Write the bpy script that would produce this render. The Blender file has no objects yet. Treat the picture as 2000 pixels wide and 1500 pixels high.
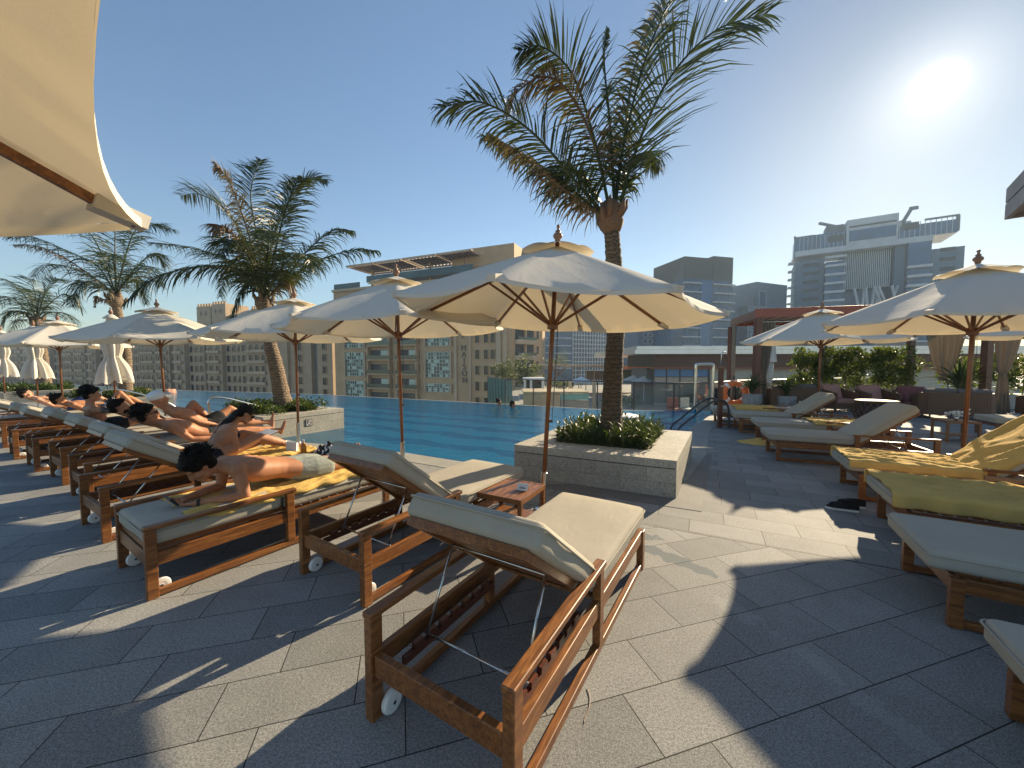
import bpy, bmesh, math, random
from mathutils import Vector, Matrix, noise
R = math.radians
SC = bpy.context.scene
COL = SC.collection
# ------------------------------------------------------------------ camera, sky, sun, exposure
CAM_H = 1.55
F_PX = 740.0
PITCH = math.atan(40/740)
cam = bpy.data.cameras.new('camera'); camo = bpy.data.objects.new('camera', cam); COL.objects.link(camo)
camo.location = (0, 0, CAM_H); camo.rotation_euler = (R(90)-PITCH, 0, 0)
cam.sensor_fit = 'HORIZONTAL'; cam.sensor_width = 36; cam.lens = 36*F_PX/2000
cam.clip_start = 0.05; cam.clip_end = 9000
SC.camera = camo
SUN_AZ, SUN_EL = R(44.6), R(23.3)          # azimuth measured from +Y towards +X
SUN_DIR = Vector((math.sin(SUN_AZ)*math.cos(SUN_EL), math.cos(SUN_AZ)*math.cos(SUN_EL), math.sin(SUN_EL)))
world = bpy.data.worlds.new('World'); SC.world = world; world.use_nodes = True
wn = world.node_tree; wn.nodes.clear()
def wnode(t, **k):
    n = wn.nodes.new(t)
    for a, b in k.items(): setattr(n, a, b)
    return n
sky = wnode('ShaderNodeTexSky', sky_type='NISHITA'); sky.sun_disc = False
sky.sun_elevation = SUN_EL; sky.sun_rotation = SUN_AZ
sky.altitude = 0; sky.air_density = 1.25; sky.dust_density = 0.35; sky.ozone_density = 2.6
bg = wnode('ShaderNodeBackground'); bg.inputs[1].default_value = 0.066
# the sun itself with its aureole, seen in the sky in the sun's direction
tc = wnode('ShaderNodeTexCoord'); dp = wnode('ShaderNodeVectorMath', operation='DOT_PRODUCT')
SUNV = Vector((math.sin(R(47.2))*math.cos(R(25.6)), math.cos(R(47.2))*math.cos(R(25.6)), math.sin(R(25.6))))
dp.inputs[1].default_value = SUNV
ac = wnode('ShaderNodeMath', operation='ARCCOSINE')
wn.links.new(tc.outputs['Generated'], dp.inputs[0]); wn.links.new(dp.outputs['Value'], ac.inputs[0])
def glow(sig, amp):
    a = wnode('ShaderNodeMath', operation='DIVIDE'); a.inputs[1].default_value = R(sig)
    b = wnode('ShaderNodeMath', operation='POWER'); b.inputs[1].default_value = 2
    c = wnode('ShaderNodeMath', operation='MULTIPLY'); c.inputs[1].default_value = -1
    d = wnode('ShaderNodeMath', operation='EXPONENT')
    e = wnode('ShaderNodeMath', operation='MULTIPLY'); e.inputs[1].default_value = amp
    wn.links.new(ac.outputs[0], a.inputs[0]); wn.links.new(a.outputs[0], b.inputs[0]); wn.links.new(b.outputs[0], c.inputs[0])
    wn.links.new(c.outputs[0], d.inputs[0]); wn.links.new(d.outputs[0], e.inputs[0])
    return e
g1, g2, g3 = glow(1.0, 1.5), glow(4.2, 0.17), glow(34, .50)
ad = wnode('ShaderNodeMath', operation='ADD'); wn.links.new(g1.outputs[0], ad.inputs[0]); wn.links.new(g2.outputs[0], ad.inputs[1])
bg2 = wnode('ShaderNodeBackground'); bg2.inputs[0].default_value = (1, .95, .82, 1); wn.links.new(ad.outputs[0], bg2.inputs[1])
ash = wnode('ShaderNodeAddShader'); wo = wnode('ShaderNodeOutputWorld')
sub = wnode('ShaderNodeMath', operation='SUBTRACT'); sub.inputs[0].default_value = 1; wn.links.new(g3.outputs[0], sub.inputs[1])
vs_ = wnode('ShaderNodeVectorMath', operation='SCALE'); wn.links.new(sky.outputs[0], vs_.inputs[0]); wn.links.new(sub.outputs[0], vs_.inputs['Scale'])
tn_ = wnode('ShaderNodeVectorMath', operation='MULTIPLY'); tn_.inputs[1].default_value = (.92, 1.0, 1.07)
wn.links.new(vs_.outputs[0], tn_.inputs[0]); wn.links.new(tn_.outputs[0], bg.inputs[0]); wn.links.new(bg.outputs[0], ash.inputs[0]); wn.links.new(bg2.outputs[0], ash.inputs[1])
wn.links.new(ash.outputs[0], wo.inputs[0])
sl = bpy.data.lights.new('sun', 'SUN'); sl.energy = 5.0; sl.angle = R(0.5); sl.color = (1, .82, .56)
so = bpy.data.objects.new('sun', sl); COL.objects.link(so); so.rotation_euler = (-SUN_DIR).to_track_quat('-Z', 'Y').to_euler()
SC.view_settings.view_transform = 'Standard'; SC.view_settings.look = 'None'; SC.view_settings.gamma = 1
SC.view_settings.exposure = 1.2
try:
    SC.cycles.max_bounces = 8; SC.cycles.transparent_max_bounces = 24
except Exception: pass
# ------------------------------------------------------------------ helpers
def ray(px, py):
    u = (px-1000)/F_PX; v = (750-py)/F_PX
    return Vector((u, math.cos(PITCH)+math.sin(PITCH)*v, -math.sin(PITCH)+math.cos(PITCH)*v))
def G(px, py, z=0.0):
    d = ray(px, py); t = (z-CAM_H)/d.z
    return Vector((d.x*t, d.y*t, z))
def PX(px, py, Y):
    d = ray(px, py); t = Y/d.y
    return Vector((d.x*t, Y, CAM_H+d.z*t))

def tag(o, label=None, cat=None, group=None, kind=None):
    if label: o['label'] = label
    if cat: o['category'] = cat
    if group: o['group'] = group
    if kind: o['kind'] = kind
    return o
def empty(name, loc=(0, 0, 0), rz=0.0, label=None, cat=None, group=None, rx=0, ry=0):
    o = bpy.data.objects.new(name, None); COL.objects.link(o)
    o.location = loc; o.rotation_euler = (rx, ry, rz); o.empty_display_size = .2
    return tag(o, label, cat, group)

class MB:
    def __init__(s): s.v = []; s.f = []; s.mi = []; s.cur = 0
    def add(s, vs, fs):
        n = len(s.v); s.v += [tuple(x) for x in vs]
        for f in fs: s.f.append(tuple(n+i for i in f)); s.mi.append(s.cur)
        return s
    def box(s, c, d, M=None):
        hx, hy, hz = d[0]/2, d[1]/2, d[2]/2
        vs = [Vector((c[0]+x*hx, c[1]+y*hy, c[2]+z*hz)) for x in (-1, 1) for y in (-1, 1) for z in (-1, 1)]
        if M: vs = [M @ v for v in vs]
        return s.add(vs, [(0, 1, 3, 2), (4, 6, 7, 5), (0, 4, 5, 1), (2, 3, 7, 6), (0, 2, 6, 4), (1, 5, 7, 3)])
    def bb(s, x0, x1, y0, y1, z0, z1, M=None):
        return s.box(((x0+x1)/2, (y0+y1)/2, (z0+z1)/2), (abs(x1-x0), abs(y1-y0), abs(z1-z0)), M)
    def beam(s, a, b, w, h, up=(0, 0, 1)):
        a, b = Vector(a), Vector(b); d = b-a; L = d.length; d.normalize(); up = Vector(up)
        if abs(d.dot(up)) > .98: up = Vector((0, 1, 0))
        x = d.cross(up).normalized(); z = x.cross(d)
        M = Matrix((x, d, z)).transposed().to_4x4(); M.translation = (a+b)/2
        return s.box((0, 0, 0), (w, L, h), M)
    def tube(s, pts, r, seg=8, caps=True, closed=False):
        pts = [Vector(p) for p in pts]; n = len(pts)
        rs = r if isinstance(r, (list, tuple)) else [r]*n
        base = len(s.v); prev = None
        for i, p in enumerate(pts):
            if closed: t = pts[(i+1) % n]-pts[i-1]
            else: t = pts[min(i+1, n-1)]-pts[max(i-1, 0)]
            if t.length < 1e-9: t = Vector((0, 0, 1))
            t.normalize()
            if prev is None:
                u = t.orthogonal().normalized() if abs(t.z) > .9 else t.cross(Vector((0, 0, 1))).normalized()
            else:
                u = prev-t*prev.dot(t)
                u = u.normalized() if u.length > 1e-6 else t.orthogonal().normalized()
            prev = u; w = t.cross(u)
            for k in range(seg):
                a = 2*math.pi*k/seg
                s.v.append(tuple(p+(u*math.cos(a)+w*math.sin(a))*rs[i]))
        m = n if closed else n-1
        for i in range(m):
            for k in range(seg):
                a = base+i*seg+k; b = base+i*seg+(k+1) % seg
                c = base+((i+1) % n)*seg+(k+1) % seg; d = base+((i+1) % n)*seg+k
                s.f.append((a, b, c, d)); s.mi.append(s.cur)
        if caps and not closed:
            s.f.append(tuple(base+k for k in range(seg))[::-1]); s.mi.append(s.cur)
            s.f.append(tuple(base+(n-1)*seg+k for k in range(seg))); s.mi.append(s.cur)
        return s
    def lathe(s, prof, c=(0, 0, 0), seg=20, M=None):
        base = len(s.v)
        for (r, z) in prof:
            for k in range(seg):
                a = 2*math.pi*k/seg; v = Vector((c[0]+r*math.cos(a), c[1]+r*math.sin(a), c[2]+z))
                s.v.append(tuple(M @ v if M else v))
        for i in range(len(prof)-1):
            for k in range(seg):
                s.f.append((base+i*seg+k, base+i*seg+(k+1) % seg, base+(i+1)*seg+(k+1) % seg, base+(i+1)*seg+k)); s.mi.append(s.cur)
        s.f.append(tuple(base+k for k in range(seg))[::-1]); s.mi.append(s.cur)
        s.f.append(tuple(base+(len(prof)-1)*seg+k for k in range(seg))); s.mi.append(s.cur)
        return s
    def prism(s, poly, z0, z1):
        n = len(poly)
        vs = [(p[0], p[1], z0) for p in poly]+[(p[0], p[1], z1) for p in poly]
        fs = [tuple(range(n))[::-1], tuple(range(n, 2*n))]+[(i, (i+1) % n, n+(i+1) % n, n+i) for i in range(n)]
        return s.add(vs, fs)
    def ball(s, c, r, seg=12, ring=8, M=None):
        r = r if isinstance(r, (list, tuple)) else (r, r, r); c = Vector(c); vs = []
        for i in range(1, ring):
            th = math.pi*i/ring
            for k in range(seg):
                a = 2*math.pi*k/seg
                vs.append(Vector((r[0]*math.sin(th)*math.cos(a), r[1]*math.sin(th)*math.sin(a), r[2]*math.cos(th))))
        vs.append(Vector((0, 0, r[2]))); vs.append(Vector((0, 0, -r[2])))
        if M: vs = [M @ v for v in vs]
        vs = [v+c for v in vs]; n = (ring-1)*seg; fs = []
        for i in range(ring-2):
            for k in range(seg): fs.append((i*seg+k, (i+1)*seg+k, (i+1)*seg+(k+1) % seg, i*seg+(k+1) % seg))
        for k in range(seg):
            fs.append((n, k, (k+1) % seg)); fs.append((n+1, (ring-2)*seg+(k+1) % seg, (ring-2)*seg+k))
        return s.add(vs, fs)
    def cap(s, a, b, ra, rb, seg=12):
        a, b = Vector(a), Vector(b); d = b-a; L = d.length
        if L < 1e-5: return s.ball(a, max(ra, rb), seg, 8)
        q = d.to_track_quat('Z', 'Y').to_matrix(); prof = []
        for i in range(1, 5): th = math.pi/2*(1-i/4.0); prof.append((ra*math.cos(th), -ra*math.sin(th)))
        for i in range(0, 4): th = math.pi/2*i/4.0; prof.append((rb*math.cos(th), L+rb*math.sin(th)))
        vs = []
        for (r, z) in prof:
            for k in range(seg):
                t = 2*math.pi*k/seg; vs.append(q @ Vector((r*math.cos(t), r*math.sin(t), z))+a)
        vs.append(q @ Vector((0, 0, -ra))+a); vs.append(q @ Vector((0, 0, L+rb))+a)
        n = len(prof)*seg; fs = []
        for i in range(len(prof)-1):
            for k in range(seg): fs.append((i*seg+k, i*seg+(k+1) % seg, (i+1)*seg+(k+1) % seg, (i+1)*seg+k))
        for k in range(seg):
            fs.append((n, (k+1) % seg, k)); fs.append((n+1, (len(prof)-1)*seg+k, (len(prof)-1)*seg+(k+1) % seg))
        return s.add(vs, fs)
    def grid(s, nx, ny, fn):
        vs = [fn(i/nx, j/ny) for j in range(ny+1) for i in range(nx+1)]
        fs = [(j*(nx+1)+i, j*(nx+1)+i+1, (j+1)*(nx+1)+i+1, (j+1)*(nx+1)+i) for j in range(ny) for i in range(nx)]
        return s.add(vs, fs)
    def mesh(s, name, mats, smooth=False):
        me = bpy.data.meshes.new(name); me.from_pydata(s.v, [], s.f)
        for m in (mats if isinstance(mats, (list, tuple)) else [mats]): me.materials.append(m)
        if any(s.mi): me.polygons.foreach_set('material_index', s.mi)
        if smooth: me.polygons.foreach_set('use_smooth', [True]*len(s.f))
        me.update(); return me
    def build(s, name, mats, parent=None, smooth=False, loc=None, rot=None, bevel=0, seg=2, autosmooth=False):
        return place(name, s.mesh(name, mats, smooth), parent, loc, rot, bevel, seg)
def place(name, me, parent=None, loc=None, rot=None, bevel=0, seg=2):
    o = bpy.data.objects.new(name, me); COL.objects.link(o)
    if parent: o.parent = parent
    if loc is not None: o.location = loc
    if rot is not None: o.rotation_euler = rot
    if bevel:
        b = o.modifiers.new('bevel', 'BEVEL'); b.width = bevel; b.segments = seg; b.limit_method = 'ANGLE'; b.angle_limit = R(40)
    return o
CACHE = {}
def cached(key, fn):
    if key not in CACHE: CACHE[key] = fn()
    return CACHE[key]
def fix_normals(me):
    bm = bmesh.new(); bm.from_mesh(me); bmesh.ops.recalc_face_normals(bm, faces=bm.faces); bm.to_mesh(me); bm.free(); return me
# ------------------------------------------------------------------ materials
def newmat(name):
    m = bpy.data.materials.new(name); m.use_nodes = True; nt = m.node_tree
    return m, nt, nt.nodes['Principled BSDF'], nt.nodes['Material Output']
def nd(nt, t, **k):
    n = nt.nodes.new(t)
    for a, b in k.items(): setattr(n, a, b)
    return n
def ramp(nt, fac, stops):
    r = nd(nt, 'ShaderNodeValToRGB'); el = r.color_ramp.elements
    while len(el) < len(stops): el.new(.5)
    for e, (p, c) in zip(el, stops): e.position = p; e.color = (c[0], c[1], c[2], 1)
    nt.links.new(fac, r.inputs[0]); return r.outputs[0]
def coords(nt, kind='Object', scale=(1, 1, 1), rot=(0, 0, 0), loc=(0, 0, 0)):
    t = nd(nt, 'ShaderNodeTexCoord'); mp = nd(nt, 'ShaderNodeMapping')
    mp.inputs['Scale'].default_value = scale; mp.inputs['Rotation'].default_value = rot; mp.inputs['Location'].default_value = loc
    nt.links.new(t.outputs[kind], mp.inputs[0]); return mp.outputs[0]
def noisetex(nt, vec, scale, detail=4, rough=.55, dist=0):
    n = nd(nt, 'ShaderNodeTexNoise'); n.inputs['Scale'].default_value = scale; n.inputs['Detail'].default_value = detail
    n.inputs['Roughness'].default_value = rough; n.inputs['Distortion'].default_value = dist
    nt.links.new(vec, n.inputs['Vector']); return n.outputs['Fac']
def bump(nt, bsdf, h, strength=.3, dist=.01):
    b = nd(nt, 'ShaderNodeBump'); b.inputs['Strength'].default_value = strength; b.inputs['Distance'].default_value = dist
    nt.links.new(h, b.inputs['Height']); nt.links.new(b.outputs[0], bsdf.inputs['Normal']); return b
def mixc(nt, fac, a, b, mode='MIX'):
    m = nd(nt, 'ShaderNodeMix', data_type='RGBA', blend_type=mode)
    if isinstance(fac, (int, float)): m.inputs[0].default_value = fac
    else: nt.links.new(fac, m.inputs[0])
    for idx, x in ((6, a), (7, b)):
        if isinstance(x, (tuple, list)): m.inputs[idx].default_value = (x[0], x[1], x[2], 1)
        else: nt.links.new(x, m.inputs[idx])
    return m.outputs[2]
def mathn(nt, op, a, b=None, c=None):
    m = nd(nt, 'ShaderNodeMath', operation=op)
    for i, x in enumerate((a, b, c)):
        if x is None: continue
        if isinstance(x, (int, float)): m.inputs[i].default_value = x
        else: nt.links.new(x, m.inputs[i])
    return m.outputs[0]
def simple(name, col, rough=.6, metal=0, var=.12, scale=6, bmp=0, bscale=80, coat=0, spec=None):
    m, nt, b, o = newmat(name)
    v = coords(nt); n = noisetex(nt, v, scale)
    lo = tuple(c*(1-var) for c in col); hi = tuple(min(1, c*(1+var)) for c in col)
    nt.links.new(ramp(nt, n, [(.3, lo), (.7, hi)]), b.inputs['Base Color'])
    b.inputs['Roughness'].default_value = rough; b.inputs['Metallic'].default_value = metal
    if coat: b.inputs['Coat Weight'].default_value = coat; b.inputs['Coat Roughness'].default_value = .25
    if spec is not None: b.inputs['Specular IOR Level'].default_value = spec
    if bmp: bump(nt, b, noisetex(nt, v, bscale, 3), bmp, .004)
    return m
def wood(name, dark, mid, light, stretch=(14, 1.2, 14), rough=.38, coat=.25):
    m, nt, b, o = newmat(name)
    v = coords(nt, scale=stretch); oi = nd(nt, 'ShaderNodeObjectInfo')
    va = nd(nt, 'ShaderNodeVectorMath', operation='ADD'); nt.links.new(v, va.inputs[0])
    sc = nd(nt, 'ShaderNodeVectorMath', operation='SCALE'); cb = nd(nt, 'ShaderNodeCombineXYZ')
    nt.links.new(oi.outputs['Random'], cb.inputs[0]); nt.links.new(oi.outputs['Random'], cb.inputs[1])
    nt.links.new(cb.outputs[0], sc.inputs[0]); sc.inputs['Scale'].default_value = 37
    nt.links.new(sc.outputs[0], va.inputs[1])
    n = noisetex(nt, va.outputs[0], 3.2, 7, .62, 1.2); n2 = noisetex(nt, va.outputs[0], 18, 4, .6)
    c = ramp(nt, n, [(.25, dark), (.5, mid), (.78, light)])
    c2 = mixc(nt, .35, c, ramp(nt, n2, [(.3, (.25, .25, .25)), (.7, (1, 1, 1))]), 'MULTIPLY')
    nt.links.new(c2, b.inputs['Base Color'])
    b.inputs['Roughness'].default_value = rough; b.inputs['Coat Weight'].default_value = coat; b.inputs['Coat Roughness'].default_value = .3
    bump(nt, b, n2, .25, .002); return m
WOOD = wood('teak', (.055, .017, .005), (.23, .080, .018), (.47, .20, .048), rough=.42)
WOODY = wood('teak_bleached', (.24, .13, .06), (.42, .26, .13), (.56, .38, .2), rough=.55, coat=0)
DWOOD = wood('dark_hardwood', (.055, .016, .008), (.13, .035, .015), (.22, .06, .025))
POLEW = wood('pole_wood', (.09, .03, .01), (.22, .08, .025), (.34, .14, .05), stretch=(10, 10, 1))
def fabric(name, col, col2, weave=260, trans=0.0, bmp=.35, tcol=None, crease=True, soft=5, mott=.35):
    m, nt, b, o = newmat(name)
    v = coords(nt)
    n = noisetex(nt, v, weave, 2, .7); big = noisetex(nt, v, soft, 4, .6)
    c = mixc(nt, n, col, col2); c = mixc(nt, mott, c, ramp(nt, big, [(.3, (.72, .72, .72)), (.7, (1, 1, 1))]), 'MULTIPLY')
    nt.links.new(c, b.inputs['Base Color']); b.inputs['Roughness'].default_value = .9
    b.inputs['Specular IOR Level'].default_value = .15
    h = n
    if crease:
        cr = noisetex(nt, coords(nt, scale=(1, .35, 1)), 9, 3, .5, .8)
        h = mathn(nt, 'ADD', mathn(nt, 'MULTIPLY', cr, 2.5), mathn(nt, 'MULTIPLY', n, .35))
    bp = bump(nt, b, h, bmp, .012)
    if trans:
        t = nd(nt, 'ShaderNodeBsdfTranslucent'); t.inputs[0].default_value = (*(tcol or col), 1); nt.links.new(bp.outputs[0], t.inputs['Normal'])
        mx = nd(nt, 'ShaderNodeMixShader'); mx.inputs[0].default_value = trans
        nt.links.new(b.outputs[0], mx.inputs[1]); nt.links.new(t.outputs[0], mx.inputs[2]); nt.links.new(mx.outputs[0], o.inputs[0])
    return m
CANVAS = fabric('parasol_canvas', (.76, .715, .63), (.64, .60, .52), 300, .18, .12, (.70, .56, .34), mott=.12, soft=2)
CUSH = fabric('cushion_fabric', (.50, .455, .37), (.34, .31, .255), 230, 0, .22, soft=2.2)
TOWEL = fabric('yellow_towel', (.76, .52, .18), (.64, .41, .11), 340, .0, .5, soft=9, crease=False)
CURT = fabric('curtain_cloth', (.36, .31, .25), (.28, .24, .19), 200, .25, .3, (.6, .5, .35))
GREYC = fabric('grey_cushion', (.19, .155, .145), (.14, .115, .11), 200)
PINKC = fabric('pink_cushion', (.48, .25, .20), (.40, .20, .165), 200)
PURPC = fabric('mauve_cushion', (.22, .085, .085), (.17, .07, .07), 200)
SHORTG = fabric('grey_shorts_cloth', (.30, .32, .29), (.25, .27, .245), 200, 0, .6, soft=4)
BLACKC = fabric('black_cloth', (.018, .018, .02), (.03, .03, .032), 200)
BLUEC = fabric('navy_cloth', (.03, .07, .22), (.02, .04, .12), 200)
WHITEC = fabric('white_cloth', (.78, .78, .76), (.7, .7, .68), 200)
METAL = simple('steel', (.62, .62, .60), .22, 1, .08)
DMETAL = simple('dark_metal', (.09, .09, .095), .4, .8)
WHITEP = simple('white_plastic', (.74, .73, .69), .35)
WHITEW = simple('white_paint', (.72, .72, .70), .45, 0, .06)
ROOFM = simple('pale_metal_roof', (.80, .79, .77), .3, .6, .08, 1.5)
TERRA = simple('clay_finial', (.24, .12, .07), .5)
BLACKR = simple('black_rubber', (.02, .02, .022), .6)
ORANGE = simple('orange_plastic', (.75, .16, .03), .4)
AMBER = simple('amber_plastic', (.55, .2, .02), .25)
DARKI = simple('interior_shade_black', (.025, .028, .03), .5)  # near-black colour standing for the shade inside recesses and openings
POT = simple('grey_pot', (.26, .26, .25), .8, 0, .2, 8, .3)
def skin(name, col):
    m, nt, b, o = newmat(name); v = coords(nt)
    n = noisetex(nt, v, 7, 6, .7)
    nt.links.new(ramp(nt, n, [(.3, tuple(c*.76 for c in col)), (.7, tuple(min(1, c*1.1) for c in col))]), b.inputs['Base Color'])
    b.inputs['Roughness'].default_value = .56; b.inputs['Specular IOR Level'].default_value = .35; b.inputs['Subsurface Weight'].default_value = .12
    b.inputs['Subsurface Radius'].default_value = (.02, .008, .004); b.inputs['Subsurface Scale'].default_value = 1
    bump(nt, b, noisetex(nt, v, 160, 2), .08, .002); return m
SKIN = skin('skin_tan', (.46, .205, .105)); SKIN2 = skin('skin_light', (.60, .32, .2))
HAIR = simple('dark_hair', (.010, .007, .005), .75, 0, .4, 30, 1.0, 220, spec=.2)
# granite paving: two fields of slabs meeting at a joint that runs along the pool
def deck_mat():
    m, nt, b, o = newmat('granite_paving')
    def slabs(rz, w, h, off, loc):
        v = coords(nt, 'Object', rot=(0, 0, rz), loc=loc)
        br = nd(nt, 'ShaderNodeTexBrick'); br.offset = off; br.inputs['Scale'].default_value = 1
        br.inputs['Brick Width'].default_value = w; br.inputs['Row Height'].default_value = h
        br.inputs['Mortar Size'].default_value = .003; br.inputs['Mortar Smooth'].default_value = .3; br.inputs['Bias'].default_value = 0
        br.inputs['Color1'].default_value = (.68, .69, .70, 1); br.inputs['Color2'].default_value = (1, 1, 1, 1)
        br.inputs['Mortar'].default_value = (1, 1, 1, 1); nt.links.new(v, br.inputs['Vector'])
        return br.outputs['Color'], br.outputs['Fac']
    c1, f1 = slabs(R(-16.5), .60, .30, .37, (0, .02, 0)); c2, f2 = slabs(R(27), .6, .3, .5, (.1, .1, 0))
    t = nd(nt, 'ShaderNodeTexCoord'); dpn = nd(nt, 'ShaderNodeVectorMath', operation='DOT_PRODUCT')
    nt.links.new(t.outputs['Object'], dpn.inputs[0]); dpn.inputs[1].default_value = (.4384, .8988, 0)
    sd = mathn(nt, 'SUBTRACT', dpn.outputs['Value'], 3.77)
    side = mathn(nt, 'GREATER_THAN', sd, 0.0)
    joint = mathn(nt, 'LESS_THAN', mathn(nt, 'ABSOLUTE', sd), .005)
    fac = mathn(nt, 'MAXIMUM', joint, mathn(nt, 'ADD', mathn(nt, 'MULTIPLY', f2, side), mathn(nt, 'MULTIPLY', f1, mathn(nt, 'SUBTRACT', 1.0, side))))
    cc = mixc(nt, side, c1, c2)
    v = coords(nt)
    sp = noisetex(nt, v, 190, 3, .75); sp2 = noisetex(nt, v, 75, 3, .7); big = noisetex(nt, v, .9, 5, .6); blotch = noisetex(nt, v, 5, 4, .6)
    g = ramp(nt, sp, [(.38, (.08, .08, .078)), (.5, (.30, .297, .28)), (.60, (.62, .61, .58))])
    g = mixc(nt, .5, g, ramp(nt, sp2, [(.36, (.15, .15, .148)), (.64, (.44, .435, .41))]))
    g = mixc(nt, .9, g, cc, 'MULTIPLY')
    g = mixc(nt, .7, g, ramp(nt, big, [(.3, (.72, .72, .72)), (.65, (1, 1, 1))]), 'MULTIPLY')
    g = mixc(nt, .3, g, ramp(nt, blotch, [(.35, (.7, .7, .7)), (.6, (1, 1, 1))]), 'MULTIPLY')
    # dried puddle trail left on the slabs beside the nearest lounger
    def blob(cx, cy, rx, ry, rz):
        vv = coords(nt, 'Object'); mp = nd(nt, 'ShaderNodeMapping', vector_type='TEXTURE')
        mp.inputs['Location'].default_value = (cx, cy, 0); mp.inputs['Rotation'].default_value = (0, 0, rz); mp.inputs['Scale'].default_value = (rx, ry, 1)
        nt.links.new(vv, mp.inputs[0]); ln = nd(nt, 'ShaderNodeVectorMath', operation='LENGTH'); nt.links.new(mp.outputs[0], ln.inputs[0])
        return mathn(nt, 'SUBTRACT', 1.0, ln.outputs['Value'])
    wob = mathn(nt, 'MULTIPLY', mathn(nt, 'SUBTRACT', noisetex(nt, v, 7, 5, .65), .5), 3.2)
    wet = mathn(nt, 'MAXIMUM', blob(1.28, 2.93, .38, .07, R(-52)), blob(1.12, 3.35, .2, .08, R(-20)))
    wet = mathn(nt, 'GREATER_THAN', mathn(nt, 'ADD', wet, wob), .02)
    chalk = mathn(nt, 'MAXIMUM', blob(1.42, 2.3, .22, .08, R(-60)), blob(1.6, 1.75, .75, .07, R(-72)))
    chalk = mathn(nt, 'GREATER_THAN', mathn(nt, 'ADD', chalk, mathn(nt, 'MULTIPLY', wob, 1.3)), .35)
    g = mixc(nt, mathn(nt, 'MULTIPLY', wet, .8), g, (.11, .135, .15))
    g = mixc(nt, mathn(nt, 'MULTIPLY', chalk, .13), g, (.5, .5, .48))
    g = mixc(nt, fac, g, (.022, .022, .02))
    nt.links.new(g, b.inputs['Base Color'])
    b.inputs['Specular IOR Level'].default_value = .2
    rr = mathn(nt, 'ADD', mathn(nt, 'MULTIPLY', big, .2), .66); nt.links.new(rr, b.inputs['Roughness'])
    h = mathn(nt, 'SUBTRACT', mathn(nt, 'MULTIPLY', sp, .25), mathn(nt, 'MULTIPLY', fac, 1.0))
    bump(nt, b, h, .35, .003); return m
DECK = deck_mat()
def stone(name, a, bcol, sc=40, pit=True):
    m, nt, b, o = newmat(name); v = coords(nt)
    n = noisetex(nt, v, sc, 5, .7); n2 = noisetex(nt, v, 3, 4, .6)
    c = ramp(nt, n, [(.33, a), (.62, bcol)]); c = mixc(nt, .45, c, ramp(nt, n2, [(.3, (.6, .6, .58)), (.65, (1, 1, 1))]), 'MULTIPLY')
    if pit:
        pt = ramp(nt, noisetex(nt, v, 28, 6, .8), [(.30, (.35, .35, .34)), (.37, (1, 1, 1))]); c = mixc(nt, .8, c, pt, 'MULTIPLY')
    nt.links.new(c, b.inputs['Base Color']); b.inputs['Roughness'].default_value = .8
    bump(nt, b, n, .4, .006); return m
TRAV = stone('travertine', (.28, .26, .215), (.50, .465, .39)); TRAVD = stone('stone_joint', (.04, .04, .04), (.06, .06, .06), pit=False)
COPING = stone('coping_stone', (.22, .215, .19), (.36, .35, .31), 120, False)
BORDER = stone('border_stone', (.13, .13, .125), (.22, .215, .205), 130, False)
def leafmat(name, a, bcol, trans=.35, sp=.4):
    m, nt, b, o = newmat(name); oi = nd(nt, 'ShaderNodeNewGeometry')
    v = coords(nt); n = noisetex(nt, v, 3.5, 4); rnd = oi.outputs['Random Per Island']
    f = mathn(nt, 'ADD', mathn(nt, 'MULTIPLY', n, .45), mathn(nt, 'MULTIPLY', rnd, .55))
    c = ramp(nt, f, [(.25, a), (.8, bcol)]); nt.links.new(c, b.inputs['Base Color']); b.inputs['Roughness'].default_value = .42
    b.inputs['Specular IOR Level'].default_value = sp
    t = nd(nt, 'ShaderNodeBsdfTranslucent'); nt.links.new(mixc(nt, .5, c, (.16, .20, .02)), t.inputs[0])
    mx = nd(nt, 'ShaderNodeMixShader'); mx.inputs[0].default_value = trans
    nt.links.new(b.outputs[0], mx.inputs[1]); nt.links.new(t.outputs[0], mx.inputs[2]); nt.links.new(mx.outputs[0], o.inputs[0]); return m
FROND = leafmat('palm_leaf', (.013, .026, .009), (.055, .070, .018), .14); FRONDB = leafmat('dry_palm_leaf', (.10, .055, .028), (.26, .15, .07), .2)
SHRUB = leafmat('shrub_leaf', (.02, .045, .012), (.075, .12, .025), .25); HEDGE = leafmat('hedge_leaf', (.03, .06, .01), (.15, .19, .03), .4)
PALE = leafmat('olive_leaf', (.07, .09, .04), (.17, .19, .09), .3)
TRUNKM = None
def trunk_mat():
    m, nt, b, o = newmat('palm_trunk'); v = coords(nt)
    w = nd(nt, 'ShaderNodeTexWave', wave_type='BANDS', bands_direction='Z'); w.inputs['Scale'].default_value = 5.2
    w.inputs['Distortion'].default_value = 7; w.inputs['Detail'].default_value = 5; w.inputs['Detail Scale'].default_value = 3.5
    nt.links.new(v, w.inputs['Vector'])
    n = noisetex(nt, v, 22, 6, .7)
    c = ramp(nt, w.outputs['Fac'], [(.05, (.13, .09, .055)), (.22, (.22, .155, .095)), (.9, (.30, .215, .14))])
    c = mixc(nt, .6, c, ramp(nt, n, [(.3, (.45, .42, .4)), (.65, (1, 1, 1))]), 'MULTIPLY')
    nt.links.new(c, b.inputs['Base Color']); b.inputs['Roughness'].default_value = .85
    bump(nt, b, mathn(nt, 'ADD', w.outputs['Fac'], n), .8, .02); return m
TRUNKM = trunk_mat()
TRUNK_SHADED = TRUNKM.copy(); TRUNK_SHADED.name = 'palm_trunk_shaded'  # darker trunk copy: the nearest palm's backlit shade is put into the colour
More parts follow.
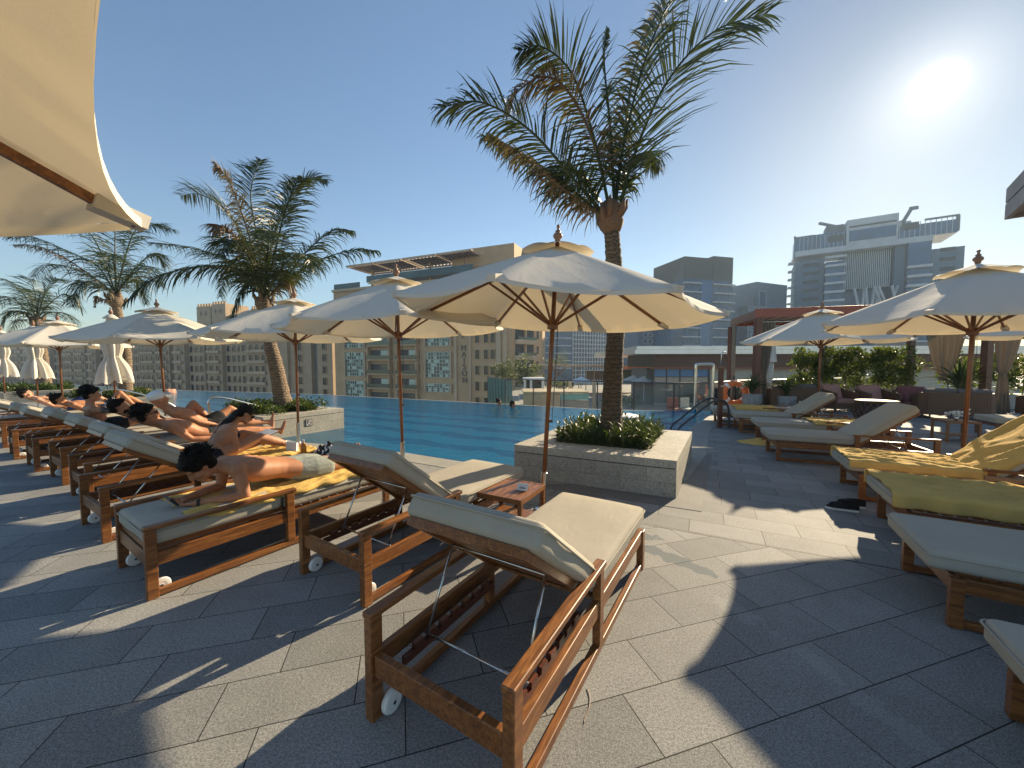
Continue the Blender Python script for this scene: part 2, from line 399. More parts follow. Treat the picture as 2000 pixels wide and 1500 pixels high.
for n_ in TRUNK_SHADED.node_tree.nodes:
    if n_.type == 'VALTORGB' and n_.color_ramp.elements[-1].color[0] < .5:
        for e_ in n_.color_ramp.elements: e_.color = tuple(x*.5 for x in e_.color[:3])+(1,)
BURLAP = stone('burlap', (.08, .045, .025), (.18, .10, .055), 60, False)
def glassm(name, col, rough=.06, spec=.9, var=.3, metal=.35):
    m, nt, b, o = newmat(name); v = coords(nt)
    n = noisetex(nt, v, .22, 3)
    nt.links.new(ramp(nt, n, [(.35, tuple(c*(1-var) for c in col)), (.65, tuple(c*(1+var) for c in col))]), b.inputs['Base Color'])
    b.inputs['Roughness'].default_value = rough; b.inputs['Metallic'].default_value = metal; b.inputs['Specular IOR Level'].default_value = spec; return m
GLASSD = glassm('dark_glazing', (.012, .015, .016), .15, .35, .3, 0); GLASSB = glassm('blue_glazing', (.012, .07, .16), .22, .6, .3, .1)
GLASSG = glassm('green_glazing', (.025, .055, .05), .12, .6, .4, .1)
def clear_glass(name, tint, refl=.12):
    m, nt, b, o = newmat(name); nt.nodes.remove(b)
    tr = nd(nt, 'ShaderNodeBsdfTransparent'); tr.inputs[0].default_value = (*tint, 1)
    gl = nd(nt, 'ShaderNodeBsdfGlossy'); gl.inputs['Roughness'].default_value = .03
    fr = nd(nt, 'ShaderNodeFresnel'); fr.inputs[0].default_value = 1.45
    mx = nd(nt, 'ShaderNodeMixShader'); nt.links.new(fr.outputs[0], mx.inputs[0]); nt.links.new(tr.outputs[0], mx.inputs[1]); nt.links.new(gl.outputs[0], mx.inputs[2])
    nt.links.new(mx.outputs[0], o.inputs[0]); return m
BALG = clear_glass('balustrade_glass', (.93, .97, .96))
def water_mat():
    m, nt, b, o = newmat('pool_water'); nt.nodes.remove(b)
    v = coords(nt, scale=(1, 1, 1), rot=(0, 0, R(27)))
    v2 = coords(nt, scale=(.6, 1.5, 1), rot=(0, 0, R(27)))
    n = noisetex(nt, v2, 3.2, 4, .55, .4); n2 = noisetex(nt, v, 11, 3, .5, .6)
    h = mathn(nt, 'ADD', n, mathn(nt, 'MULTIPLY', n2, .22))
    bp = nd(nt, 'ShaderNodeBump'); bp.inputs['Strength'].default_value = .2; bp.inputs['Distance'].default_value = .09; nt.links.new(h, bp.inputs['Height'])
    tr = nd(nt, 'ShaderNodeBsdfTransparent'); tr.inputs[0].default_value = (.78, .95, 1, 1)
    gl = nd(nt, 'ShaderNodeBsdfGlossy'); gl.inputs['Roughness'].default_value = .02; nt.links.new(bp.outputs[0], gl.inputs['Normal'])
    fr = nd(nt, 'ShaderNodeFresnel'); fr.inputs[0].default_value = 1.33; nt.links.new(bp.outputs[0], fr.inputs['Normal'])
    f2 = mathn(nt, 'MULTIPLY', fr.outputs[0], .9)
    mx = nd(nt, 'ShaderNodeMixShader'); nt.links.new(f2, mx.inputs[0]); nt.links.new(tr.outputs[0], mx.inputs[1]); nt.links.new(gl.outputs[0], mx.inputs[2])
    df = nd(nt, 'ShaderNodeBsdfDiffuse'); df.inputs[0].default_value = (.018, .25, .48, 1); m0 = nd(nt, 'ShaderNodeMixShader'); m0.inputs[0].default_value = .30
    nt.links.new(tr.outputs[0], m0.inputs[1]); nt.links.new(df.outputs[0], m0.inputs[2]); nt.links.new(m0.outputs[0], mx.inputs[1])
    nt.links.new(mx.outputs[0], o.inputs[0]); return m
WATER = water_mat()
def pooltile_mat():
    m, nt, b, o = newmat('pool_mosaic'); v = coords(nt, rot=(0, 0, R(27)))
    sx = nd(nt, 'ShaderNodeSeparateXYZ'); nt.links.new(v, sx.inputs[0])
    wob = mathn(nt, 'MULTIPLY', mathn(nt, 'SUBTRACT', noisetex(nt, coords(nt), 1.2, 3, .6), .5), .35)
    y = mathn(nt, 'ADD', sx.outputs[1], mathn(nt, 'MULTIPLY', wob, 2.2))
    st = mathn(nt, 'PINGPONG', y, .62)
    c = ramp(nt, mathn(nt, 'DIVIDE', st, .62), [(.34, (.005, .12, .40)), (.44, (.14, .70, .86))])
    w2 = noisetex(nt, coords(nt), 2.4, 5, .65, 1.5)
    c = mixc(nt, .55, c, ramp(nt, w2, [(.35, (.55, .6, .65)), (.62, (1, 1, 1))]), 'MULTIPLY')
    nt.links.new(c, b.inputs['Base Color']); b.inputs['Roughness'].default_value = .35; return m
PTILE = pooltile_mat()
def wall_mat(name, col, var=.12, panel=None):
    m, nt, b, o = newmat(name); v = coords(nt); n = noisetex(nt, v, .35, 5, .6); n2 = noisetex(nt, v, 4, 4, .6)
    c = ramp(nt, n, [(.3, tuple(x*(1-var) for x in col)), (.7, tuple(x*(1+var) for x in col))])
    c = mixc(nt, .4, c, ramp(nt, n2, [(.3, (.8, .8, .8)), (.7, (1, 1, 1))]), 'MULTIPLY')
    nt.links.new(c, b.inputs['Base Color']); b.inputs['Roughness'].default_value = .8; return m
BEIGE = wall_mat('beige_stucco', (.52, .345, .19)); BEIGEP = wall_mat('pale_stucco', (.54, .40, .26)); SAND = wall_mat('sandstone_render', (.45, .32, .195))
GREYW = wall_mat('grey_render_and_shade', (.20, .185, .165)); CONC = wall_mat('concrete', (.11, .145, .18)); BLUEG = wall_mat('haze_tinted_cladding', (.085, .15, .215))  # tower cladding and concrete carry some of the distance haze as painted blue
PALEC = wall_mat('pale_cladding', (.50, .54, .57)); DCONC = wall_mat('dark_concrete', (.05, .06, .065)); GROUNDM = wall_mat('city_ground', (.30, .26, .21), .2); TERR = wall_mat('terrace_paving', (.36, .31, .27))
LATT = simple('pale_lattice_paint', (.52, .60, .50), .6)
# ------------------------------------------------------------------ deck, pool, lower ground
def sheet(name, poly, z, mat, th=.3):
    o = MB().prism(poly, z-th, z).build(name, mat); return tag(o, kind='structure')
NEAR = [(-34, 26.5), (-24, 21.5), (-16.5, 16.6), (-12.2, 12.9), (-9.4, 10.5), (-7.1, 8.75), (-5.1, 7.7), (-3.21, 7.06), (-1.79, 6.47), (0.04, 5.45), (.55, 5.2), (2.1, 5.3), (2.95, 6.6), (4.25, 8.95), (6.7, 12.35)]
FAR = [(6.7, 12.35), (3.2, 13.1), (-1, 15.25), (-5.2, 17.3), (-10, 19.6), (-15, 21.3), (-20, 22.6), (-26, 25), (-34, 29)]
deck_poly = NEAR + [(8.2, 14.0), (16, 19), (34, 12), (34, -14), (-34, -14)]
deck = MB().prism(deck_poly, -.5, 0).build('pool_deck', DECK); fix_normals(deck.data); tag(deck, kind='structure')
# coping slabs along the near edge of the pool, a separate paler stone strip
def strip(poly, off, z0, z1, name, mat, a=0, bn=None):
    mb = MB(); pts = [Vector((p[0], p[1], 0)) for p in poly[a:bn]]
    L = []; Rr = []
    for i, p in enumerate(pts):
        t = (pts[min(i+1, len(pts)-1)]-pts[max(i-1, 0)]).normalized(); n = Vector((-t.y, t.x, 0))
        L.append(p); Rr.append(p-n*off)
    for i in range(len(pts)-1):
        q = [L[i], L[i+1], Rr[i+1], Rr[i]]
        mb.prism([(v.x, v.y) for v in q], z0, z1)
    o = mb.build(name, mat, bevel=.006); return tag(fix_o(o), kind='structure')
def fix_o(o): fix_normals(o.data); return o
strip(NEAR, .42, -.02, .006, 'pool_coping', COPING)
# pool basin: floor and walls of blue mosaic, water sheet on top
pool_poly = NEAR + FAR[1:]
wl = -.055
bas = MB(); n = len(pool_poly)
bas.add([(p[0], p[1], -.46) for p in pool_poly], [tuple(range(n))])
bas.add([(p[0], p[1], -.46) for p in pool_poly]+[(p[0], p[1], -.035 if i < len(NEAR) else wl-.004) for i, p in enumerate(pool_poly)],
        [(i, (i+1) % n, n+(i+1) % n, n+i) for i in range(n)])
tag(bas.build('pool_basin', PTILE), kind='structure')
wat = MB(); wat.add([(p[0], p[1], wl) for p in pool_poly], [tuple(range(n))]); w = wat.build('pool_water', WATER); tag(w, kind='structure')
# outer wall of the infinity edge
ow = MB()
for i in range(len(FAR)-1):
    a, c = Vector((*FAR[i], 0)), Vector((*FAR[i+1], 0)); t = (c-a).normalized(); nn = Vector((t.y, -t.x, 0))
    if nn.y < 0: nn = -nn
    ow.prism([(v.x, v.y) for v in (a+nn*.01, c+nn*.01, c+nn*.2, a+nn*.2)], -3.2, wl-.006)
tag(fix_o(ow.build('infinity_edge_wall', BORDER)), kind='structure')
sheet('lower_terrace', [(-1.5, 19), (9, 14.5), (80, 12), (110, 100), (6, 78), (-1, 60)], -3.0, TERR, .6)
tag(MB().prism([(-900, 10), (900, 10), (2500, 5200), (-2500, 5200)], -26.5, -26).build('city_ground', GROUNDM), kind='structure')

# ------------------------------------------------------------------ planters
def planter(corner_n, corner_r, corner_l, h, label, base=-.6):
    n_, r_, l_ = Vector(corner_n), Vector(corner_r), Vector(corner_l)
    f_ = r_+l_-n_; c = (r_+l_)/2
    root = empty('stone_planter', (c.x, c.y, 0), 0, label, 'planter', 'stone planters in the pool')
    q = [(v-c) for v in (n_, r_, f_, l_)]
    def ring(s0, s1, z0, z1, mb):
        for i in range(4):
            a, b = q[i], q[(i+1) % 4]
            mb.prism([(a.x*s0, a.y*s0), (b.x*s0, b.y*s0), (b.x*s1, b.y*s1), (a.x*s1, a.y*s1)], z0, z1)
        return mb
    wl_ = MB()
    k = 1.0
    ring(1.0, .68, base, h-.105, wl_)
    fix_o(wl_.build('planter_wall', TRAVB, root)); 
    g_ = ring(.988, .68, h-.105, h-.093, MB()); fix_o(g_.build('shadow_joint', TRAVD, root))
    cp = ring(1.0, .60, h-.093, h, MB()); fix_o(cp.build('capstone', TRAV, root))
    s = MB().prism([(v.x*.69, v.y*.69) for v in q], h-.2, h-.09); s.build('soil', SOIL, root)
    return root, c, q
SOIL = simple('soil', (.06, .045, .03), .95, 0, .3, 20, .6)
def trav_blocks():
    m = TRAV.copy(); m.name = 'travertine_blocks'; nt = m.node_tree; b = nt.nodes['Principled BSDF']
    src = b.inputs['Base Color'].links[0].from_socket
    g = nd(nt, 'ShaderNodeNewGeometry'); t = nd(nt, 'ShaderNodeTexCoord'); sp = nd(nt, 'ShaderNodeSeparateXYZ'); nt.links.new(t.outputs['Object'], sp.inputs[0])
    # distance along the wall: horizontal component across the face
    cr = nd(nt, 'ShaderNodeVectorMath', operation='CROSS_PRODUCT'); nt.links.new(g.outputs['True Normal'], cr.inputs[0]); cr.inputs[1].default_value = (0, 0, 1)
    dt = nd(nt, 'ShaderNodeVectorMath', operation='DOT_PRODUCT'); nt.links.new(cr.outputs[0], dt.inputs[0]); nt.links.new(t.outputs['Object'], dt.inputs[1])
    cb = nd(nt, 'ShaderNodeCombineXYZ'); nt.links.new(dt.outputs['Value'], cb.inputs[0]); nt.links.new(sp.outputs[2], cb.inputs[1])
    br = nd(nt, 'ShaderNodeTexBrick'); br.inputs['Scale'].default_value = 1; br.inputs['Brick Width'].default_value = .62; br.inputs['Row Height'].default_value = .17
    br.inputs['Mortar Size'].default_value = .0025; br.inputs['Color1'].default_value = (.85, .85, .85, 1); br.inputs['Color2'].default_value = (1, 1, 1, 1); br.inputs['Mortar'].default_value = (.45, .45, .43, 1)
    nt.links.new(cb.outputs[0], br.inputs['Vector']); nt.links.new(mixc(nt, .9, src, br.outputs['Color'], 'MULTIPLY'), b.inputs['Base Color']); return m
TRAVB = trav_blocks()
random.seed(5)
def leafy(name, mat, centers, n, size, label=None, cat=None, parent=None, group=None, upright=.5, asp=2.6, seed=1, smooth=False):
    """many small folded leaves around stems/centres; centers = list of (point, radii)"""
    rnd = random.Random(seed); mb = MB()
    for (c, rad) in centers:
        c = Vector(c)
        for _ in range(n):
            d = Vector((rnd.gauss(0, 1), rnd.gauss(0, 1), rnd.gauss(0, 1))); d.normalize()
            k = rnd.random()**.45
            p = c+Vector((d.x*rad[0], d.y*rad[1], d.z*rad[2]))*k
            out = Vector((d.x, d.y, d.z*.6+upright+rnd.uniform(-.6, .6))).normalized()
            side = out.cross(Vector((rnd.gauss(0, 1), rnd.gauss(0, 1), rnd.gauss(0, 1)))).normalized()
            L = size*rnd.uniform(.65, 1.3); wd = L/asp
            nn = out.cross(side).normalized()
            a, b2, c2, dd = p, p+out*L*.5+side*wd*.5+nn*wd*.15, p+out*L, p+out*L*.5-side*wd*.5+nn*wd*.15
            mb.add([a, b2, c2, dd], [(0, 1, 2), (0, 2, 3)])
    o = mb.build(name, mat, parent)
    return tag(o, label, cat, group)
P1n, P1r, P1l = (1.88, 4.27, 0), (2.94, 6.13, 0), (.03, 5.15, 0)
pl1, c1, q1 = planter(P1n, P1r, P1l, .44, 'large pale stone planter in the foreground with a palm and bushy green shrubs')
P2n, P2r, P2l = (-5.15, 7.79, 0), (-4.2, 9.41, 0), (-6.99, 8.66, 0)
pl2, c2, q2 = planter(P2n, P2r, P2l, .44, 'stone planter with a small square sign on its side, beside the woman in black')
P3n, P3r = G(137, 783, .44), G(338, 772.5, .44); P3n.z = P3r.z = 0; P3l = P3n+Vector((-1.9, 1.15, 0))
pl3, c3, q3 = planter(P3n, P3r, P3l, .44, 'stone planter behind the curly haired man, palm and low shrubs in it')
P4r = G(160, 761, .44); P4r.z = 0; P4n = P4r+Vector((-1.75, -1.9, 0)); P4l = P4n+Vector((-1.9, 1.5, 0))
pl4, c4, q4 = planter(P4n, P4r, P4l, .44, 'farthest stone planter at the left edge, behind the closed parasols')
def shrubs(c, q, s, h, seed, label, n=170, mat=None, size=.085, name='planter_shrub', lumps=46):
    rnd = random.Random(seed); cs = []
    for i in range(lumps):
        u, v = rnd.uniform(-1, 1), rnd.uniform(-1, 1)
        p = c+(q[1]-q[0])*.5*u*s+(q[3]-q[0])*.5*v*s
        hh = h*rnd.uniform(.55, 1.1)
        cs.append(((p.x, p.y, .34+hh*.5), (.17, .17, hh*.5)))
    return leafy(name, mat or SHRUB, cs, n, size, label, 'shrubs', None, 'shrubs in the pool planters', .6, 2.4, seed)
shrubs(c2, q2, .74, .36, 12, 'dark clipped shrubs filling the planter with the square sign', n=190, size=.07)
shrubs(c3, q3, .74, .38, 13, 'dark low shrubs in the planter behind the curly haired man', n=120, size=.09)
shrubs(c4, q4, .74, .40, 14, 'shrubs in the farthest planter behind the closed parasols', n=90, size=.11)
# nearest planter: upright leafy stems
def stems(c, q, s, n, seed):
    rnd = random.Random(seed); mb = MB(); lf = MB()
    for i in range(n):
        u, v = rnd.uniform(-1, 1), rnd.uniform(-1, 1)
        p = c+(q[1]-q[0])*.5*u*s+(q[3]-q[0])*.5*v*s; p.z = .33
        h = rnd.uniform(.13, .36)*(1.25 if rnd.random() < .15 else 1)
        d = Vector((rnd.uniform(-.35, .35), rnd.uniform(-.35, .35), 1)).normalized()
        top = p+d*h; mb.tube([p, (p+top)/2+Vector((rnd.uniform(-.01, .01), rnd.uniform(-.01, .01), 0)), top], [.004, .003, .002], 4)
        k = int(h/.022)
        for j in range(k):
            t = (j+1)/k
            if t < .25: continue
            a = j*2.4+rnd.uniform(-.4, .4); o = Vector((math.cos(a), math.sin(a), .55+.5*t+rnd.uniform(-.2, .2))).normalized()
            L = rnd.uniform(.06, .105); w_ = L*.42; pp = p+d*h*t; sd = o.cross(Vector((0, 0, 1))).normalized(); nn = sd.cross(o)
            lf.add([pp, pp+o*L*.5+sd*w_*.5+nn*.004, pp+o*L-nn*.008, pp+o*L*.5-sd*w_*.5+nn*.004], [(0, 1, 2), (0, 2, 3)])
    o = lf.build('planter_shrub', SHRUB); tag(o, 'glossy upright green shrubs around the big palm in the nearest planter', 'shrubs', 'shrubs in the pool planters')
    mb.build('stem', TRUNKM, o)
stems(c1, q1, .60, 760, 3)
# pavement border round the nearest planter
bd = MB(); c_ = c1
qq = [c1+v for v in q1]; ax = (qq[1]-qq[0]).normalized(); ay = (qq[3]-qq[0]).normalized()
bd.prism([(v.x, v.y) for v in (qq[0]-ay*.28-ax*.3, qq[1]-ay*.28+ax*.5, qq[1]-ay*.005+ax*.5, qq[0]-ay*.005-ax*.3)], -.02, .0045)
bd.prism([(v.x, v.y) for v in (qq[0]-ax*.3-ay*.004, qq[0]-ax*.005-ay*.004, qq[3]-ax*.005+ay*.1, qq[3]-ax*.3+ay*.1)], -.02, .0045)
tag(fix_o(bd.build('paving_border', BORDER)), kind='structure')
# little square sign on planter two
sx = (Vector(P2r)-Vector(P2n)).normalized(); sp_ = Vector(P2n)+sx*.97; nrm = Vector((sx.y, -sx.x, 0))
sg = empty('depth_sign', (sp_.x+nrm.x*.006, sp_.y+nrm.y*.006, .2), math.atan2(sx.y, sx.x), 'small dark square depth sign on the planter wall above the water', 'sign')
def textmesh(s, size, ext=.0):
    cu = bpy.data.curves.new('txt', 'FONT'); cu.body = s; cu.size = size; cu.extrude = ext; cu.align_x = 'CENTER'; cu.align_y = 'CENTER'
    o = bpy.data.objects.new('txt', cu); COL.objects.link(o); bpy.context.view_layer.update()
    me = bpy.data.meshes.new_from_object(o.evaluated_get(bpy.context.evaluated_depsgraph_get())); bpy.data.objects.remove(o); bpy.data.curves.remove(cu); return me
MB().box((0, 0, 0), (.16, .012, .16)).build('sign_plate', simple('sign_maroon', (.07, .03, .04), .5), sg, bevel=.003)
fr = MB()
for s_ in (-1, 1):
    fr.box((0, -.0075, s_*.058), (.12, .003, .008)); fr.box((s_*.058, -.0075, 0), (.008, .003, .108))
fr.beam((-.045, -.0085, -.045), (.045, -.0085, .045), .012, .003, (0, 1, 0)); fr.tube([(-.03, -.009, .02), (0, -.009, .035), (.03, -.009, .01), (-.01, -.009, -.02), (.035, -.009, -.035)], .005, 5)
fr.build('symbol', WHITEP, sg)
# ------------------------------------------------------------------ loungers
LW = .355
def L_parts():
    H = .46
    d = {}
    leg = MB().bb(-.024, .024, -.03, .03, 0, H); d['leg'] = leg.mesh('leg', WOOD)
    d['arm_post'] = MB().bb(-.022, .022, -.03, .03, 0.052, H).mesh('arm_post', WOOD)
    d['foot_leg'] = MB().bb(-.024, .024, -.03, .03, 0, .295).mesh('foot_leg', WOOD)
    d['armrest'] = MB().bb(-.028, .028, -.035, .93, H, H+.028).mesh('armrest', WOOD)
    d['side_rail'] = MB().bb(-.017, .017, .03, 1.83, .215, .30).mesh('side_rail', WOOD)
    d['bottom_rail'] = MB().bb(-.018, .018, .03, 1.83, .008, .052).mesh('bottom_rail', WOOD)
    d['rear_rail'] = MB().bb(-LW+.024, LW-.024, -.017, .017, .205, .30).mesh('rear_rail', WOOD)
    sl = MB()
    y = .84
    while y < 1.80: sl.bb(-LW+.03, LW-.03, y, y+.06, .302, .318); y += .085
    d['slats'] = sl.mesh('slats', WOOD)
    bf = MB()
    bf.bb(-LW+.04, -LW+.085, -.80, 0, -.012, .028); bf.bb(LW-.085, LW-.04, -.80, 0, -.012, .028); bf.bb(-LW+.04, LW-.04, -.845, -.802, -.012, .028)
    y = -.76
    while y < -.05: bf.bb(-LW+.087, LW-.087, y, y+.055, .006, .022); y += .078
    d['back_frame'] = bf.mesh('back_frame', WOOD)
    rk = MB()
    for s in (-1, 1):
        rk.bb(s*(LW-.075)-.012, s*(LW-.075)+.012, .10, .80, .20, .235)
        for k in range(7):
            yy = .16+k*.09; rk.bb(s*(LW-.075)-.012, s*(LW-.075)+.012, yy, yy+.055, .2355, .262)
    d['notched_rack'] = rk.mesh('notched_rack', DWOOD)
    wh = MB()
    My = Matrix.Rotation(R(90), 4, 'Y')
    wh.lathe([(.012, -.016), (.03, -.017), (.046, -.015), (.052, -.006), (.052, .006), (.046, .015), (.03, .017), (.012, .016)], seg=24, M=My)
    wh.lathe([(.011, -.019), (.011, .019)], seg=10, M=My)
    d['wheel'] = wh.mesh('wheel', WHITEP, False)
    hb = MB().lathe([(.008, -.022), (.008, .022)], seg=10, M=My); d['axle'] = hb.mesh('axle', DMETAL)
    return d
def cushion_mesh(L, W, T, seed, sag=.006):
    bm = bmesh.new(); off = Vector((seed*3.1, seed*1.7, 0)); N = 18
    bmesh.ops.create_cube(bm, size=1)
    bmesh.ops.subdivide_edges(bm, edges=bm.edges[:], cuts=N-1, use_grid_fill=True)
    r = min(.034, T*.4); e = 4
    def pos(t, D, r=r):
        i = (t+.5)*N
        if i < e: return -D/2+r*i/e
        if i > N-e: return D/2-r*(N-i)/e
        return -D/2+r+(D-2*r)*(i-e)/(N-2*e)
    for v in bm.verts:
        p = Vector((pos(v.co.x, W), pos(v.co.y, L), pos(v.co.z, T)))
        c = Vector((max(-W/2+r, min(W/2-r, p.x)), max(-L/2+r, min(L/2-r, p.y)), max(-T/2+r, min(T/2-r, p.z))))
        d = p-c
        if d.length > 1e-6: p = c+d.normalized()*r
        nz = noise.noise(Vector((p.x*5, p.y*4, p.z*5))+off)*.008+noise.noise(Vector((p.x*14, p.y*11, p.z*8))+off)*.0035
        fx, fy = 1-(2*p.x/W)**4, 1-(2*p.y/L)**6
        if p.z > 0: p.z += .012*max(0, fx)*max(0, fy)
        if abs(p.x) > W/2-.02: p.x += math.copysign(nz*.8+.004, p.x)
        elif abs(p.y) > L/2-.02: p.y += math.copysign(nz*.8+.004, p.y)
        else: p.z += nz*(1 if p.z > 0 else .3)
        v.co = p
    me = bpy.data.meshes.new('cushion'); bm.to_mesh(me); bm.free(); me.materials.append(CUSH)
    me.polygons.foreach_set('use_smooth', [True]*len(me.polygons)); return me
LG = 'teak loungers round the pool'
def lounger(x, y, axis, back, label, seed=1, prop=True, detail=True):
    """x, y = middle of the rear end; axis = heading of the foot end (degrees from +X); back = backrest angle"""
    D = cached('L', L_parts)
    t = empty('sun_lounger', (x, y, 0), R(axis-90), label, 'sun lounger', LG)
    bv = .004
    for s in (-1, 1):
        l = place('leg', D['leg'], t, (s*(LW), 0, 0), bevel=bv)
        w = place('wheel', D['wheel'], t, (s*(LW-.045), .055, .052)); place('axle', D['axle'], w, (0, 0, 0))
        place('arm_post', D['arm_post'], t, (s*LW, .88, 0), bevel=bv)
        place('leg', D['foot_leg'], t, (s*LW, 1.86, 0), bevel=bv)
        place('armrest', D['armrest'], t, (s*LW, 0, 0), bevel=.006)
        place('side_rail', D['side_rail'], t, (s*(LW-.003), 0, 0), bevel=bv)
        place('bottom_rail', D['bottom_rail'], t, (s*LW, 0, 0), bevel=bv)
    place('cross_rail', D['rear_rail'], t, (0, 0, 0), bevel=bv); place('cross_rail', D['rear_rail'], t, (0, 1.86, 0), bevel=bv)
    place('seat_slats', D['slats'], t); place('notched_rack', D['notched_rack'], t)
    hy, hz = .84, .318
    b = place('backrest', D['back_frame'], t, (0, hy, hz), (-R(back), 0, 0), bevel=.003)
    sc = place('seat_cushion', cached(('sc', seed % 4), lambda: cushion_mesh(1.13, .70, .115, seed % 4)), t, (0, 1.42, .318+.058))
    bc = place('back_cushion', cached(('bc', seed % 4), lambda: cushion_mesh(.84, .70, .115, seed % 4+9)), b, (0, -.435, .028+.056))
    def pip(L):
        W, r = .70, .03; q = []
        for cx, cy, a0 in ((W/2-r, L/2-r, 0), (-W/2+r, L/2-r, 90), (-W/2+r, -L/2+r, 180), (W/2-r, -L/2+r, 270)):
            for k in range(5): t_ = R(a0+22.5*k); q.append((cx+math.cos(t_)*(r+.009), cy+math.sin(t_)*(r+.009)))
        m = MB(); 
        for zz in (.030,): m.tube([(x_, y_, zz) for x_, y_ in q], .0055, 6, closed=True)
        return m.mesh('piping', CUSH, True)
    place('piping', cached('pipS', lambda: pip(1.13)), sc); place('piping', cached('pipB', lambda: pip(.84)), bc)
    if prop and back > 12:
        a = R(back); py, pz = hy-.52*math.cos(a), hz+.52*math.sin(a)-.012
        ll = .42; dz = pz-.245; dy = math.sqrt(max(.01, ll*ll-dz*dz)); 
        mb = MB(); X = LW-.09
        for s in (-1, 1): mb.tube([(s*X, py, pz), (s*X, py-dy, .268)], .0065, 8)
        mb.tube([(-X-.02, py-dy, .268), (X+.02, py-dy, .268)], .0065, 8); mb.tube([(-X, py, pz), (X, py, pz)], .006, 8)
        mb.build('support_stay', METAL, t, True)
    return t
def lw(t, x, y, z):   # lounger-local point to world
    return Matrix.Translation(t.location) @ Matrix.Rotation(t.rotation_euler.z, 4, 'Z') @ Vector((x, y, z))
def towel(t, label, cells, seed, name='towel', mat=None, hang=(.1, .1), back=None, group='yellow pool towels', w=(-.36, .36)):
    """cloth over the lounger cushion between local y cells[0]..cells[1]; hang = drop over each long side"""
    rnd = random.Random(seed); off = Vector((seed*5.3, seed*2.1, 0)); y0, y1 = cells
    zt = .452; hl, hr = hang
    def fn(u, v):
        tot = hl+(w[1]-w[0])+hr; s = u*tot; y = y0+(y1-y0)*v
        y += .03*noise.noise(Vector((u*3, seed, 0)))
        if s < hl: x = w[0]-.012; z = zt-(hl-s); z0 = 1
        elif s > hl+w[1]-w[0]: x = w[1]+.012; z = zt-(s-hl-(w[1]-w[0])); z0 = 1
        else: x = w[0]+s-hl; z = zt; z0 = 0
        nz = noise.noise(Vector((x*6+y*3.5, y*9, 0))+off); fold = abs(noise.noise(Vector((x*3.5-y*5, y*2.2+x*2, 3))+off))
        amp = .030 if not z0 else .006
        rg = 1-abs(noise.noise(Vector((x*9+1.5*math.sin(y*2.2+seed), y*1.9, seed)))); rg2 = 1-abs(noise.noise(Vector((x*4-y*3, y*5+x*3, seed+4)))); z += (amp*1.3*max(0, rg-.80)*5*.5+amp*.9*max(0, rg2-.84)*6*.4) if not z0 else 0; z += .008*nz+.006
        if z0: x += (.018*math.sin(y*22+seed)+.012*nz)*(1 if x > 0 else -1)+(.012 if x > 0 else -.012); y += 0
        return Vector((x, y, z))
    me = MB().grid(64, 60, fn).mesh('towel', mat or TOWEL, True)
    o = place(name, me, None, t.location, t.rotation_euler)
    sm = o.modifiers.new('thick', 'SOLIDIFY'); sm.thickness = .006; sm.offset = 1
    return tag(o, label, 'towel', group)
AX = 59.5
L1 = lounger(-.30, 1.40, 58.5, 37, 'empty teak lounger nearest the camera, backrest raised, seen from behind', 1)
L2 = lounger(-1.235, 2.545, 57.6, 38, 'empty teak lounger with raised backrest beside the small slatted table', 2)
L3 = lounger(-2.67, 2.62, 56.5, 0, 'flat teak lounger carrying the face-down man in grey shorts', 3)
L4 = lounger(-3.82, 3.40, 58, 33, 'teak lounger the woman in black sits on, backrest raised', 4)
L5 = lounger(-4.85, 4.2, 58, 31, 'teak lounger under the man in sunglasses', 5)
L6 = lounger(-6.0, 4.95, 58, 30, 'teak lounger behind the sunglasses man, bearded man on it', 6)
L7 = lounger(-7.1, 5.55, 57, 32, 'teak lounger the curly haired man sits on', 7)
L8 = lounger(-8.3, 6.25, 56, 28, 'empty teak lounger left of the curly haired man', 8)
L9 = lounger(-9.6, 7.1, 54, 25, 'empty teak lounger, second from the far left end of the row', 9)
L10 = lounger(-11.2, 8.0, 50, 24, 'leftmost teak lounger, under the man in blue shorts', 10)
# right hand row, foot ends towards the walkway: rear end position computed from the foot leg pair
def rlounger(fx, fy, heading, back, label, seed):
    a = R(heading); L = 1.82      # heading = from rear to foot
    return lounger(fx-math.cos(a)*L, fy-math.sin(a)*L, heading, back, label, seed)
Rr1 = rlounger(2.06, 1.25, 149, 0, 'teak lounger cut off at the lower right corner, only its foot end showing', 1)
Rr2 = rlounger(2.82, 2.44, 149.5, 20, 'bare teak lounger in shade at the right edge, in front of the toweled pair', 2)
Rr3 = rlounger(3.58, 3.42, 150, 25, 'teak lounger under the nearer smooth yellow towel', 3)
Rr4 = rlounger(4.17, 4.52, 152, 42, 'teak lounger under the farther yellow towel, towel over its raised back', 4)
Rr5 = rlounger(4.43, 6.30, 157, 38, 'bare lounger with steep raised backrest in front of the wicker armchairs', 5)
Rr6 = rlounger(5.05, 7.55, 157, 0, 'flat teak lounger just beyond the bare one with the steep backrest', 6)
Rr7 = rlounger(5.3, 8.75, 158, 36, 'far lounger with raised backrest behind the small shaded parasol pole', 7)
Rr8 = rlounger(5.35, 9.75, 158, 0, 'farthest lounger on the right side, towel across it, by the shower post', 8)
towel(Rr3, 'smooth yellow towel over the nearer right lounger, hanging over its side', (.75, 1.99), 3, hang=(.12, .13), w=(-.37, .37))
towel(Rr3, 'yellow towel over the head half of the nearer right lounger', (-.05, .70), 5, hang=(.05, .08))
towel(Rr4, 'crumpled yellow towel over the farther right lounger', (.95, 1.99), 7, hang=(.08, .12), w=(-.37, .37))
